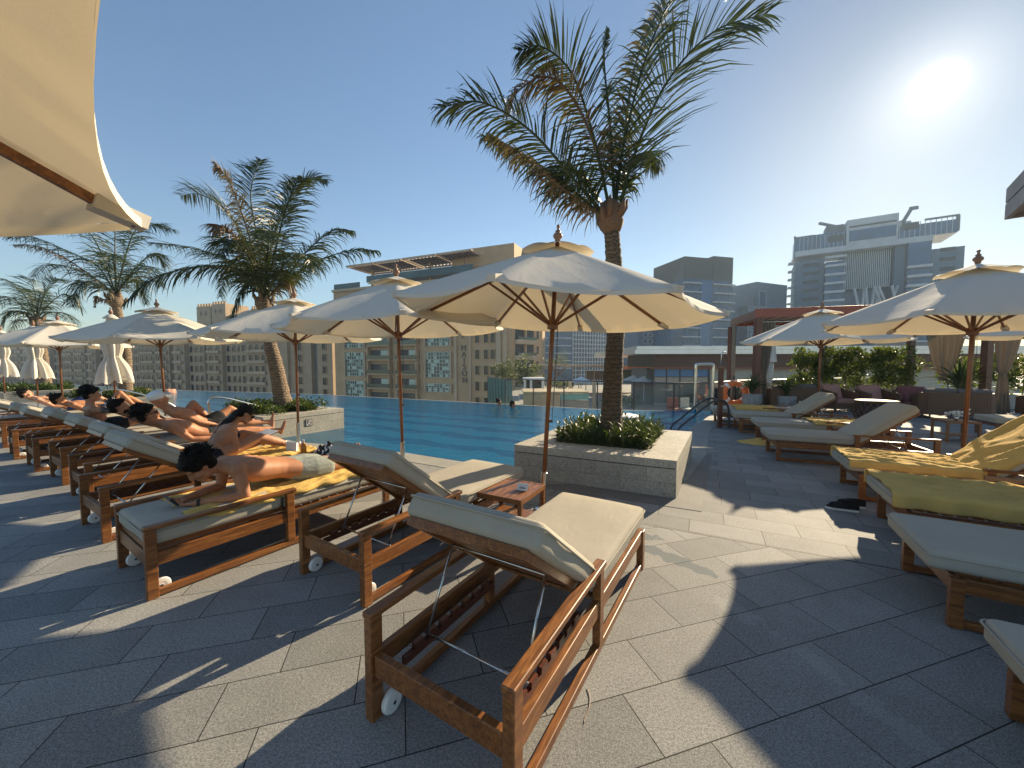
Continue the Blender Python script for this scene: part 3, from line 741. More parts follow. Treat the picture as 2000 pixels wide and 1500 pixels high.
def towel_back(t, label, ang, seed, mat=None):
    a = R(ang); off = Vector((seed*3.3, 1, 0))
    def fn(u, v):
        x = -.40+.80*u; s = v*.96; drop = 0
        y = .86-s*math.cos(a); z = .33+s*math.sin(a)+.118*math.cos(a); y += .118*math.sin(a)*-1*-1*0
        n = Vector((0, math.sin(a), math.cos(a)))
        f = max(0, 1-abs(noise.noise(Vector((x*6+s*4, s*1.6-x*2, 0))+off))*2.4)
        p = Vector((x, y+.118*math.sin(a), z))+n*(.022*abs(f)+.026)
        if abs(x) > .355: p -= n*(abs(x)-.355)*2.2; p.x = math.copysign(.362+.01*f, x)
        return p
    o = place('towel', MB().grid(40, 40, fn).mesh('towel', mat or TOWEL, True), None, t.location, t.rotation_euler)
    sm = o.modifiers.new('thick', 'SOLIDIFY'); sm.thickness = .006; sm.offset = 1
    return tag(o, label, 'towel', 'yellow pool towels')
towel_back(Rr4, 'yellow towel draped over the raised backrest at the right edge', 42, 4)
towel(L3, 'yellow towel spread under the face-down man', (.22, 1.86), 11, hang=(.02, .03), w=(-.30, .33))
towel(L4, 'yellow towel rumpled beneath the seated woman', (1.0, 1.9), 12, hang=(.02, .03), w=(-.3, .33))
towel(Rr8, 'dull yellow towel lying across the farthest right lounger', (.6, 1.5), 14, hang=(.05, .08))
towel(Rr6, 'small yellow towel on the head half of the flat lounger on the right', (.2, 1.1), 15, hang=(.03, .03))
towel(L8, 'olive towel folded over the empty lounger left of the curly haired man', (.9, 1.7), 16, mat=fabric('olive_towel', (.24, .23, .1), (.18, .17, .08), 300), hang=(.02, .05), group='towels left on loungers')
# towel dropped on the paving
def heap(x, y, label):
    def fn(u, v):
        r = v; a = u*2*math.pi; d = .5+.15*noise.noise(Vector((math.cos(a)*2, math.sin(a)*2, 0)))
        z = .07*(1-r*r)*(1+.9*noise.noise(Vector((math.cos(a)*r*5, math.sin(a)*r*5, 2))))+.012
        if r > .98: z = .006
        return Vector((math.cos(a)*r*d*.8, math.sin(a)*r*d*.45, max(.006, z)))
    o = MB().grid(48, 14, fn).build('towel', TOWEL, None, True, loc=(x, y, 0), rot=(0, 0, -.3)); tag(o, label, 'towel', 'yellow pool towels')
p = G(1487, 866); heap(p.x, p.y, 'yellow towel dropped in a heap on the paving')
# ------------------------------------------------------------------ parasols
def canopy_mesh(Rr, hr, ht, sag=.055, seed=0, edge=.09):
    nseg = 8; mb = MB(); ns, nr = 10, 10
    def rib(k, r):
        a = 2*math.pi*k/nseg+R(22.5); return Vector((math.cos(a)*r, math.sin(a)*r, hr+(ht-hr)*(1-r/Rr)**.97))
    for k in range(nseg):
        def fn(u, v, k=k):
            r = Rr*(.035+.965*v); A, B = rib(k, r), rib(k+1, r); p = A.lerp(B, u); b = 4*u*(1-u)
            p.z -= sag*b*v**1.2*(1-.25*v); inw = 1-b*.035*v**2; p.x *= inw; p.y *= inw
            p.z += .010*noise.noise(Vector((u*6, v*9+k*7, seed)))*b
            return p
        mb.grid(ns, nr, fn)
    for k in range(nseg):       # turned hem
        def fh(u, v, k=k):
            A, B = rib(k, Rr), rib(k+1, Rr); p = A.lerp(B, u); b = 4*u*(1-u); p.z -= sag*b*.75; inw = 1-b*.035; p.x *= inw; p.y *= inw; p.z -= v*.03; return p
        mb.grid(ns, 1, fh)
    me = mb.mesh('canopy', CANVAS, True); 
    bm = bmesh.new(); bm.from_mesh(me); bmesh.ops.remove_doubles(bm, verts=bm.verts[:], dist=.0005); bm.to_mesh(me); bm.free(); return me
def vent_mesh(ht, seed=0):
    mb = MB()
    for k in range(8):
        def fn(u, v, k=k):
            r = .03+.36*v; a0 = 2*math.pi*k/8+R(22.5); a1 = 2*math.pi*(k+1)/8+R(22.5)
            p = Vector((math.cos(a0)*r, math.sin(a0)*r, 0)).lerp(Vector((math.cos(a1)*r, math.sin(a1)*r, 0)), u)
            b = 4*u*(1-u); p.z = ht+.045-r*.36+.028*b*v**1.5; return p
        mb.grid(6, 5, fn)
    me = mb.mesh('vent_cap', CANVAS, True); bm = bmesh.new(); bm.from_mesh(me); bmesh.ops.remove_doubles(bm, verts=bm.verts[:], dist=.0005); bm.to_mesh(me); bm.free(); return me
UG = 'cream parasols round the pool'
RU, HR, HT = 1.6, 2.08, 2.76
def finial_mesh():
    return MB().lathe([(.018, 0), (.03, .015), (.028, .03), (.045, .045), (.05, .065), (.04, .085), (.022, .095), (.03, .11), (.014, .125), (.012, .145), (.02, .155), (.016, .17), (.004, .18)], seg=16).mesh('finial', TERRA, True)
def umbrella(x, y, rot, label, tilt=(0, 0), group=UG):
    t = empty('parasol', (x, y, 0), rot, label, 'parasol', group, rx=tilt[0], ry=tilt[1])
    bp = MB().lathe([(.075, 0.005), (.075, .014), (.042, .018), (.034, .03), (.033, .40), (.028, .405)], seg=28)
    place('base', cached('ub', lambda: bp.mesh('base', METAL, False)), t, bevel=0)
    place('pole', cached('up', lambda: MB().tube([(0, 0, .30), (0, 0, HT+.03)], .0235, 16).mesh('pole', POLEW, True)), t)
    place('canopy', cached('uc', lambda: canopy_mesh(RU, HR, HT)), t)
    place('vent_cap', cached('uv', lambda: vent_mesh(HT)), t)
    place('finial', cached('uf', finial_mesh), t, (0, 0, HT+.035))
    def hub():
        m = MB().lathe([(.026, 0), (.055, .01), (.058, .05), (.05, .07), (.05, .1), (.026, .115)], (0, 0, 1.90), 16)
        return m.mesh('hub', POLEW, False)
    place('hub', cached('uh', hub), t); place('hub', cached('uh2', lambda: MB().lathe([(.026, 0), (.05, .01), (.05, .06), (.026, .07)], (0, 0, HT-.09), 16).mesh('hub', POLEW)), t)
    def ribm():
        m = MB(); m.beam((.04, 0, HT-.06), (RU-.02, 0, HR-.018), .02, .03); return m.mesh('rib', WOOD)
    def strm():
        m = MB(); r = .74; m.beam((.05, 0, 1.96), (r, 0, HR+(HT-HR)*(1-r/RU)-.05), .017, .024); return m.mesh('strut', WOOD)
    def poc():
        m = MB(); m.beam((RU-.13, 0, HR+.020), (RU+.005, 0, HR-.012), .06, .05); return m.mesh('rib_pocket', CANVAS)
    for k in range(8):
        a = 2*math.pi*k/8+R(22.5)
        rb = place('rib', cached('ur', ribm), t, rot=(0, 0, a)); place('strut', cached('us', strm), rb); place('rib_pocket', cached('upk', poc), rb)
    def cordm():
        m = MB(); m.tube([(.05, .0, 1.93), (.056, .01, 1.6), (.05, .0, .95)], .0028, 5); m.tube([(.05, -.012, 1.93), (.062, -.016, 1.7), (.05, 0, .95)], .0028, 5)
        m.box((.036, 0, .95), (.04, .014, .03)); return m.mesh('cord', DMETAL)
    place('cord', cached('ucd', cordm), t)
    return t
U1 = umbrella(.32, 3.95, R(2), 'large cream parasol in the centre, palm trunk behind it', (0, R(3.0)))
U2 = umbrella(-1.60, 5.50, R(-4), 'cream parasol in front of the building with vertical lettering', (0, R(-1.2)))
U3 = umbrella(-4.15, 7.30, R(8), 'cream parasol over the planter with the square sign')
U4 = umbrella(-7.80, 8.50, R(-3), 'cream parasol with its pole behind the raised knee of the bearded man', (R(1), R(-1)))
U5 = umbrella(-13.1, 11.0, R(5), 'leftmost open parasol of the pool row, its pole thin against the far apartments')
U0 = umbrella(-2.073, -.068, R(-2.5), 'huge near parasol corner overhead at the upper left, seen from below')
U0.scale = (1.04, 1.04, 1)
UR = umbrella(5.80, 4.82, R(6), 'cream parasol at the right edge, pole behind the yellow toweled loungers', (0, R(.8)))
UR2 = umbrella(7.10, 8.75, R(-5), 'smaller looking parasol in shade in front of the hedge')
UR3 = umbrella(9.85, 6.3, R(0), 'parasol whose tip just enters at the right edge beside the curtain')
UR_ADDED = umbrella(8.1, 3.5, R(0), 'added parasol out of view beyond the right edge, put in to shade the bare loungers')  # unseen parasol, added only to cast shade on the near right loungers
def closed_umbrella(x, y, rot, label, seed):
    t = empty('closed_parasol', (x, y, 0), rot, label, 'parasol', 'closed parasols on the left')
    place('base', CACHE['ub'], t); place('pole', CACHE['up'], t); place('finial', CACHE['uf'], t, (0, 0, HT+.06))
    def fn(u, v):
        a = u*2*math.pi; z = HT+.03-v*1.72
        r = .05+.13*min(1, v/.45)**.7-.055*math.exp(-((v-.62)/.10)**2)+.13*max(0, (v-.62)/.38)**.9
        r *= 1+.26*math.sin(a*8+1.5*math.sin(v*3+seed))*min(1, v*3)+.08*math.sin(a*3+seed+v*5)
        if v > .93: z += .05*math.sin(a*8+seed)
        return Vector((math.cos(a)*r, math.sin(a)*r, z))
    MB().grid(112, 40, fn).build('folded_canopy', CANVAS, t, True)
    MB().tube([(math.cos(a)*.145, math.sin(a)*.145, HT+.03-1.07) for a in [2*math.pi*k/20 for k in range(20)]], .012, 6, closed=True).build('tie_band', CANVAS, t)
    MB().lathe([(.02, .06), (.06, .05), (.15, -.03), (.16, -.05)], (0, 0, HT), 16).build('vent_cap', CANVAS, t, True)
    return t
closed_umbrella(-10.4, 9.9, 0, 'closed parasol tied up behind the man with the outstretched arm', 1)
closed_umbrella(-16.2, 12.9, .4, 'closed parasol, middle one of the three furled on the left', 2)
closed_umbrella(-19.6, 14.6, .9, 'closed parasol at the very left edge', 3)
# ------------------------------------------------------------------ palms
def catmull(P, n):
    P = [Vector(p) for p in P]; P = [P[0]*2-P[1]]+P+[P[-1]*2-P[-2]]; out = []
    m = len(P)-3
    for i in range(m):
        for k in range(n):
            t = k/n; a, b, c, d = P[i:i+4]
            out.append(.5*((2*b)+(c-a)*t+(2*a-5*b+4*c-d)*t*t+(3*b-a-3*c+d)*t**3))
    out.append(P[-2]); return out
def frond(mb, ctrl, leafL, rnd, roll=0.0, droop=.5, n=70, r0=.022, ragged=.18, wid=.030):
    pts = catmull(ctrl, 10); N = len(pts)
    mb.tube(pts, [r0*(1-i/(N-1))**.8+.003 for i in range(N)], 5)
    L = sum((pts[i+1]-pts[i]).length for i in range(N-1))
    for j in range(n):
        t = .10+.90*(j+rnd.uniform(-.3, .3))/n; t = max(.02, min(.999, t)); f = t*(N-1); i = int(f); p = pts[i].lerp(pts[min(i+1, N-1)], f-i)
        T = (pts[min(i+1, N-1)]-pts[max(i-1, 0)]).normalized()
        S = T.cross(Vector((0, 0, 1)))
        if S.length < .12: S = T.cross(Vector((0, 1, 0)))
        S.normalize(); S = Matrix.Rotation(roll, 3, T) @ S; U = S.cross(T)
        prof = (math.sin(math.pi*min(1, .18+.78*t)))**.6*(1-.3*t)
        for sgn in (-1, 1):
            if rnd.random() < ragged*.5: continue
            ll = leafL*prof*rnd.uniform(.75, 1.12)*(rnd.uniform(.4, .8) if rnd.random() < ragged else 1)
            d = (S*sgn*1.0+T*(.55+.7*t+rnd.uniform(-.1, .1))+U*rnd.uniform(.02, .28)).normalized()
            dr = droop*rnd.uniform(.4, 1.9); w = wid*rnd.uniform(.7, 1.15)
            q = []; cur = p.copy(); dd = d.copy(); K = 4
            for k in range(K+1):
                q.append(cur.copy()); dd = (dd+Vector((0, 0, -1))*dr*(.22+.2*k)).normalized(); cur = cur+dd*ll/K
            W = d.cross(U).normalized() if abs(d.dot(U)) < .95 else S
            W = (T*.8+U*rnd.uniform(-.6, .6)).normalized()
            vs = []
            for k, pt in enumerate(q):
                ww = w*(.5, 1, .85, .55, .06)[k]; vs += [pt-W*ww*.5, pt+W*ww*.5]
            mb.add(vs, [(2*k, 2*k+1, 2*k+3, 2*k+2) for k in range(K)])
def palm(label, base, trunk, trad, fronds, dead, seed, sheath=True, wrap=False, leafL=.55, n=64):
    """trunk: list of world points; fronds: list of (ctrl pts, roll, droop, leaf length factor)"""
    rnd = random.Random(seed); root = empty('palm_tree', base, 0, label, 'palm tree', 'palms in the planters'); B = Vector(base)
    tp = catmull([Vector(p)-B for p in trunk], 14); m = len(tp)
    rs = []
    for i in range(m):
        f = i/(m-1); r = trad[0]+(trad[1]-trad[0])*min(1, f*1.15)
        r *= 1+.035*math.sin(i*1.9)+.03*rnd.uniform(-1, 1)+(.35*math.exp(-f*14)); rs.append(r)
    MB().tube(tp, rs, 18).build('trunk', TRUNK_SHADED if wrap else TRUNKM, root, True)
    C_ = tp[-1]; axis = (tp[-1]-tp[-3]).normalized(); r1 = trad[1]
    sh = MB()
    top = C_+axis*r1*4.2
    prof = [(0, 1.05), (.12, 1.35), (.3, 1.7), (.48, 1.5), (.65, 1.75), (.82, 1.5), (1, .8)]
    sh.tube([C_.lerp(top, a) for a, b in prof], [r1*b for a, b in prof], 14)
    for k in range(9):       # cut leaf stubs and fibre flaps
        a = k*2.4+seed; o = Vector((math.cos(a), math.sin(a), 0)); z = rnd.uniform(.1, .7)
        p0 = C_.lerp(top, z)+o*r1*1.1; sh.tube([p0, p0+o*r1*.8+Vector((0, 0, r1*1.1)), p0+o*r1*1.1+Vector((0, 0, r1*2.2))], [r1*.55, r1*.4, r1*.12], 6)
    sh.build('crown_sheath', BURLAP if wrap else TRUNKM, root, True)
    g = MB(); d = MB()
    for (ct, roll, dr, lf) in fronds: frond(g, [Vector(p)-B for p in ct], leafL*lf, rnd, roll, dr, n)
    for (ct, roll, dr, lf) in dead: frond(d, [Vector(p)-B for p in ct], leafL*lf, rnd, roll, dr, n, ragged=.35)
    g.build('crown', FROND, root)
    if dead: d.build('dry_fronds', FRONDB, root)
    return root
def pf(*a): return [PX(x, y, Y) for x, y, Y in a]
Y1 = 5.5
palm('tall palm in the nearest planter, few ragged fronds against the sky', (1.43, 5.45, .34),
     [(1.43, 5.45, .34), PX(1197, 740, 5.5), PX(1203, 620, 5.55), PX(1198, 500, 5.6), PX(1195, 455, 5.6)], (.145, .108),
     [(pf((1190, 430, 5.6), (1120, 350, 5.3), (1035, 255, 5.0), (940, 200, 4.8), (852, 212, 4.6)), .1, .42, 1.0),
      (pf((1185, 430, 5.6), (1110, 365, 5.9), (1020, 300, 6.2), (945, 265, 6.5)), -.2, .8, .95),
      (pf((1192, 420, 5.6), (1165, 290, 5.5), (1120, 150, 5.4), (1060, 92, 5.3), (1012, 100, 5.2)), .5, .35, .95),
      (pf((1200, 410, 5.6), (1215, 300, 5.6), (1250, 150, 5.5), (1290, 40, 5.4), (1335, -50, 5.3)), .9, .5, 1.15),
      (pf((1208, 415, 5.6), (1240, 300, 5.45), (1300, 165, 5.2), (1390, 65, 4.9), (1500, 25, 4.6)), 1.25, .22, 1.45),
      (pf((1205, 420, 5.6), (1232, 330, 5.7), (1262, 300, 5.9), (1288, 330, 6.1)), 0, 1.0, .7),
      (pf((1200, 400, 5.6), (1192, 250, 5.65), (1180, 120, 5.7), (1187, 55, 5.75)), 1.2, .1, .22),
      (pf((1192, 425, 5.6), (1150, 360, 5.75), (1110, 330, 5.9), (1080, 350, 6.0)), .1, .9, .9)],
     [(pf((1192, 415, 5.6), (1160, 280, 5.5), (1110, 180, 5.4), (1060, 150, 5.3), (1010, 180, 5.25), (985, 215, 5.2)), .3, .7, .75),
      (pf((1188, 430, 5.6), (1120, 385, 5.5), (1030, 310, 5.4), (955, 262, 5.3)), -.1, 1.0, .7),
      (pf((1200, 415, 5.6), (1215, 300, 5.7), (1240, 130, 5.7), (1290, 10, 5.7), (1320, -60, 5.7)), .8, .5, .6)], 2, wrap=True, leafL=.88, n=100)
def crown_fronds(c, spec, Y):
    out = []
    for s in spec:
        pts, roll, dr, lf = s
        out.append(([c]+pf(*[(x, y, Y+dy) for x, y, dy in pts]), roll, dr, lf))
    return out
cr2 = PX(517, 588, 9.0)
palm('palm in the planter behind the woman, full green crown with some dry fronds', (-5.42, 9.0, .34),
     [(-5.42, 9.0, .34), PX(540, 720, 9.0), PX(524, 655, 9.0), PX(518, 612, 9.0)], (.19, .10),
     crown_fronds(cr2, [([(490, 540, .4), (430, 500, .9), (350, 480, 1.3), (300, 475, 1.6)], 0, .55, 1.0),
      ([(470, 530, -.5), (390, 520, -1.0), (300, 545, -1.4), (245, 590, -1.7)], 0, .7, 1.0),
      ([(480, 480, .1), (440, 410, .3), (390, 380, .5), (352, 382, .7)], .6, .4, 1.0),
      ([(505, 480, .2), (490, 390, .5), (497, 340, .8), (510, 312, 1.0)], .3, .35, 1.0),
      ([(530, 480, 0), (560, 400, 0), (600, 350, .1), (636, 352, .2)], .8, .3, 1.0),
      ([(535, 500, -.4), (555, 420, -.8), (575, 365, -1.1), (590, 345, -1.4)], .2, .4, .9),
      ([(560, 540, -.2), (600, 490, -.4), (650, 450, -.6), (685, 450, -.7)], .2, .6, .85),
      ([(560, 550, .4), (620, 510, .6), (690, 488, .8), (740, 490, .9)], 0, .8, .85),
      ([(520, 520, -.7), (525, 470, -1.4), (520, 450, -2.0), (515, 470, -2.5)], 0, .7, 1.0),
      ([(500, 530, -.6), (470, 480, -1.1), (445, 470, -1.5), (430, 500, -1.8)], 0, .7, 1.0),
      ([(545, 530, -.6), (575, 500, -1.1), (600, 500, -1.5), (615, 530, -1.8)], 0, .7, .9),
      ([(500, 550, .5), (470, 520, .9), (440, 540, 1.2), (430, 580, 1.4)], 0, .8, .9),
      ([(520, 500, .6), (530, 430, 1.2), (545, 400, 1.8), (560, 410, 2.4)], 0, .5, 1.0),
      ([(505, 555, 0), (480, 560, -.2), (460, 600, -.4), (450, 640, -.5)], 0, .9, .6)], 9.0),
     crown_fronds(cr2, [([(495, 490, -.2), (470, 410, -.4), (445, 350, -.5), (420, 320, -.6)], .4, .7, .75),
      ([(490, 510, -.3), (455, 460, -.7), (430, 440, -1.0), (420, 460, -1.2)], 0, 1.1, .7),
      ([(545, 560, -.1), (560, 545, -.2), (570, 575, -.3), (572, 600, -.3)], 0, 1, .4)], 9.0), 7, leafL=.92, n=110)
Y3 = 12.6; cr3 = PX(226, 575, Y3)
palm('palm behind the furled parasol, second from the left', (PX(243, 745, Y3).x, Y3, .34),
     [(PX(243, 745, Y3).x, Y3, .34), PX(245, 690, Y3), PX(236, 640, Y3), PX(228, 600, Y3)], (.17, .12),
     crown_fronds(cr3, [([(190, 520, 0), (130, 490, 0), (70, 465, 0), (15, 462, 0)], 0, .7, 1.0),
      ([(185, 545, .3), (130, 520, .6), (90, 520, .9), (60, 550, 1.1)], 0, .8, 1.0),
      ([(200, 500, .1), (170, 450, .3), (130, 440, .5), (100, 450, .8)], .3, .5, 1.0),
      ([(225, 500, .2), (225, 450, .5), (230, 440, 1), (240, 445, 1.5)], .3, .4, 1.0),
      ([(245, 500, 0), (265, 450, .2), (300, 440, .3), (340, 450, .5)], .6, .5, 1.0),
      ([(260, 530, .2), (290, 500, .5), (310, 500, .8), (325, 520, 1)], 0, .7, 1.0),
      ([(225, 540, -.6), (220, 500, -1.3), (215, 500, -1.9), (210, 530, -2.3)], 0, .7, 1.0),
      ([(250, 545, -.5), (280, 520, -1.0), (300, 530, -1.4), (315, 560, -1.6)], 0, .8, .9),
      ([(195, 560, -.5), (165, 550, -.9), (145, 575, -1.2), (140, 600, -1.4)], 0, .8, .9),
      ([(240, 560, .5), (265, 545, .9), (280, 570, 1.2), (285, 595, 1.3)], 0, .8, .8)], Y3),
     crown_fronds(cr3, [([(180, 540, -.2), (120, 500, -.3), (70, 480, -.3), (25, 478, -.3)], 0, 1, .6), ([(205, 585, -.1), (190, 580, -.2), (185, 600, -.2)], 0, 1, .3)], Y3), 9, leafL=1.0, n=88)
Y4 = 17.5; cr4 = PX(72, 625, Y4)
palm('small leftmost palm above the far parasols', (PX(88, 745, Y4).x, Y4, .34),
     [(PX(88, 745, Y4).x, Y4, .34), PX(84, 700, Y4), PX(78, 660, Y4), PX(74, 640, Y4)], (.2, .13),
     crown_fronds(cr4, [([(45, 600, 0), (20, 580, 0), (-10, 590, 0), (-30, 620, 0)], 0, .8, 1.0), ([(50, 580, .3), (25, 555, .6), (10, 545, .9)], .3, .5, 1.0),
      ([(70, 580, .2), (60, 550, .5), (45, 538, .9)], .3, .4, 1.0), ([(85, 580, 0), (100, 550, .2), (115, 545, .5)], .5, .4, 1.0),
      ([(95, 595, .2), (125, 575, .4), (150, 590, .6), (160, 610, .7)], 0, .7, 1.0), ([(75, 590, -.6), (80, 570, -1.2), (85, 590, -1.8)], 0, .7, 1.0),
      ([(50, 610, -.4), (20, 610, -.8), (0, 640, -1)], 0, .8, 1.0), ([(100, 610, -.4), (130, 615, -.8), (150, 640, -1)], 0, .8, 1.0), ([(60, 585, .8), (55, 565, 1.6), (50, 570, 2.2)], 0, .5, 1.0),
      ([(50, 625, .3), (30, 630, .5), (15, 655, .6)], 0, .9, .8), ([(90, 625, .4), (112, 630, .7), (125, 655, .8)], 0, .9, .8)], Y4), [], 11, leafL=1.0, n=70)
# ------------------------------------------------------------------ people
def limb(mb, pts, rs, seg=12):
    for i in range(len(pts)-1): mb.cap(pts[i], pts[i+1], rs[i], rs[i+1], seg)
def hand(mb, wrist, d, palm_n, s=1.0, curl=.5, side=1):
    """palm and five fingers; d = pointing direction, palm_n = palm normal, side = which side the thumb is on"""
    wrist = Vector(wrist); d = Vector(d).normalized(); nn = Vector(palm_n); nn = (nn-d*nn.dot(d)).normalized(); x = d.cross(nn)*side
    for k in (-1.2, -.4, .4, 1.2): mb.cap(wrist+x*k*.014*s, wrist+d*.085*s+x*k*.018*s, .014*s, .0125*s, 8)
    for k, L in zip((-1.25, -.42, .42, 1.25), (.062, .075, .08, .07)):
        p = wrist+d*.088*s+x*k*.018*s; a = curl*(1+.12*k); d1 = (d*math.cos(a)+nn*math.sin(a)); d2 = (d*math.cos(a*1.9)+nn*math.sin(a*1.9)); d3 = (d*math.cos(a*2.6)+nn*math.sin(a*2.6))
        q1 = p+d1*L*.45*s; q2 = q1+d2*L*.32*s; q3 = q2+d3*L*.22*s
        mb.cap(p, q1, .0095*s, .0085*s, 8); mb.cap(q1, q2, .0085*s, .008*s, 8); mb.cap(q2, q3, .008*s, .0068*s, 8)
    t0 = wrist+d*.028*s+x*.024*s; t1 = t0+(d*.6+x*.75+nn*.25).normalized()*.036*s; t2 = t1+(d*.9+x*.25+nn*.5).normalized()*.03*s
    mb.cap(t0, t1, .0125*s, .0105*s, 8); mb.cap(t1, t2, .0105*s, .008*s, 8)
def foot(mb, ankle, toe, up, s=1.0):
    ankle, toe, up = Vector(ankle), Vector(toe), Vector(up).normalized(); d = (toe-ankle).normalized(); x = d.cross(up).normalized()
    heel = ankle-up*.045*s-d*.03*s; mb.cap(ankle, heel, .036*s, .032*s, 10)
    for k in (-1, 0, 1): mb.cap(heel+x*k*.008, toe+x*k*.024*s, .027*s, .015*s, 10)
    for k, L in zip((-1.4, -.7, 0, .7, 1.4), (.035, .03, .028, .024, .018)):
        mb.cap(toe+x*k*.020*s, toe+x*k*.021*s+d*L*s, .011*s, .009*s, 8)
def head(mb, c, face, up, s=1.0):
    """skull, jaw, nose, lips, brow, ears joined to the body; c = centre of head"""
    c = Vector(c); f = Vector(face).normalized(); u = Vector(up); u = (u-f*u.dot(f)).normalized(); x = f.cross(u)
    M = Matrix((x, f, u)).transposed().to_4x4()
    def P(a, b, d): return c+x*a*s+f*b*s+u*d*s
    mb.ball(P(0, -.012, .028), (.075*s, .095*s, .088*s), 16, 12, M)
    mb.ball(P(0, .022, -.035), (.060*s, .066*s, .078*s), 14, 10, M)
    mb.cap(P(-.018, .070, -.094), P(.018, .070, -.094), .019*s, .019*s, 10)
    mb.cap(P(-.045, .02, -.07), P(-.012, .068, -.09), .022*s, .018*s, 8); mb.cap(P(.045, .02, -.07), P(.012, .068, -.09), .022*s, .018*s, 8)
    mb.cap(P(0, .085, .018), P(0, .108, -.026), .009*s, .015*s, 8); mb.ball(P(0, .096, -.032), (.019*s, .014*s, .010*s), 8, 6, M)
    mb.cap(P(-.034, .078, .028), P(.034, .078, .028), .012*s, .012*s, 8)
    mb.ball(P(0, .089, -.058), (.024*s, .010*s, .006*s), 8, 6, M); mb.ball(P(0, .087, -.069), (.02*s, .010*s, .007*s), 8, 6, M)
    for sg in (-1, 1):
        mb.ball(P(sg*.074, -.005, -.008), (.010*s, .020*s, .033*s), 8, 6, M); mb.ball(P(sg*.040, .062, -.03), (.024*s, .022*s, .02*s), 8, 6, M)
    return P, M
def organic(name, mb, mat, parent, voxel=.0085, smooth=7, disp=0):
    o = mb.build(name, mat, parent, True)
    m = o.modifiers.new('remesh', 'REMESH'); m.mode = 'VOXEL'; m.voxel_size = voxel; m.use_smooth_shade = True
    s = o.modifiers.new('smooth', 'SMOOTH'); s.iterations = smooth; s.factor = .5
    if disp:
        t = bpy.data.textures.new('curl', 'CLOUDS'); t.noise_scale = .022
        d = o.modifiers.new('disp', 'DISPLACE'); d.texture = t; d.strength = disp; d.mid_level = .5
    return o
def torso(mb, sl, sr, hl, hr, front, depth=1.0, male=True, waist=.9):
    """sl, sr shoulder joints; hl, hr hip joints; front = chest normal"""
    sl, sr, hl, hr = map(Vector, (sl, sr, hl, hr)); F = Vector(front).normalized()
    ms, mh = (sl+sr)/2, (hl+hr)/2; N = 7
    W = ((sr-sl).length, (hr-hl).length)
    M_ = 21
    def tab(T, t): f = t*N; i = min(int(f), N-1); return T[i]*(1-(f-i))+T[i+1]*(f-i)
    for j in range(M_+1):
        t = j/M_; i = t*N; c = ms.lerp(mh, t); ax = ((sr-sl).normalized()*(1-t)+(hr-hl).normalized()*t).normalized()
        w = tab([.165, .175, .168, .155, .145, .142, .15, .16], t)*(1 if male else .88)
        rr = tab([.062, .090, .100, .096, .088, .086, .094, .098], t)*depth*(1 if male else .92)
        if not male: w *= 1-.18*math.exp(-((t-.62)/.2)**2)
        c = c+F*tab([.0, .012, .015, .01, .0, -.004, -.004, 0], t)
        hw = max(.01, w-rr*.72); mb.cap(c-ax*hw, c+ax*hw, rr, rr, 14)
    for t in (.06,): pass
    for a, b in ((sl, 1), (sr, -1)):
        mb.ball(a, .062*(1 if male else .84), 12, 8)
        inner = ms+(a-ms)*.45
        mb.cap(a, inner+(mh-ms)*.22+F*.045, .052, .062, 10)      # chest
        mb.cap(a, inner+(mh-ms)*.25-F*.045, .05, .05, 10)        # shoulder blade
    return ms, mh
def person(name, label, t, J, skinm=SKIN, male=True, sc=1.0, front=(0, 0, 1), voxel=.0085):
    """J: joints in lounger-local (t given) or world space. Keys: head, face, up, sl sr el er wl wr, hl hr kl kr al ar, tl tr (toes), hand dirs"""
    loc = t.location if t is not None else Vector((0, 0, 0)); rz = t.rotation_euler.z if t is not None else 0
    root = empty('person', loc, rz, label, 'person'); mb = MB(); V = Vector
    ms, mh = torso(mb, J['sl'], J['sr'], J['hl'], J['hr'], front, male=male)
    hc = V(J['head']); f = V(J['face']).normalized(); u = V(J['up'])
    u = (u-f*u.dot(f)).normalized()
    Pf, M = head(mb, hc, f, u, sc)
    mb.cap(ms+(hc-ms)*.05, hc-u*.05-f*.02, .058 if male else .048, .052 if male else .042, 12)
    for s in (1, -1):
        sh = V(J['sl' if s > 0 else 'sr']); inner = ms.lerp(sh, .3)+(hc-ms)*.28; mb.cap(inner, sh, .045, .048, 10)
    am = 1 if male else .8
    for k in 'lr':
        S, E, W_ = V(J['s'+k]), V(J['e'+k]), V(J['w'+k])
        limb(mb, [S, S.lerp(E, .45), E, E.lerp(W_, .3), W_], [.052*am, .049*am, .037*am, .040*am, .026*am], 12)
        hd = J.get('h'+k+'d', (W_-E)); hn = J.get('h'+k+'n', (0, 0, -1)); hand(mb, W_, hd, hn, .95 if male else .86, J.get('curl', .5), 1 if k == 'r' else -1)
        H, K, A = V(J['h'+k]), V(J['k'+k]), V(J['a'+k])
        mb.ball(H, .098*(1 if male else .95), 12, 8)
        limb(mb, [H, H.lerp(K, .4), K, K.lerp(A, .3), K.lerp(A, .7), A], [.092*(1 if male else .93), .080, .056, .060, .043, .036], 14)
        foot(mb, A, J['t'+k], J.get('fu'+k, (0, 0, 1)), .95 if male else .86)
    body = organic('body', mb, skinm, root, voxel)
    return root, Pf, M, mb
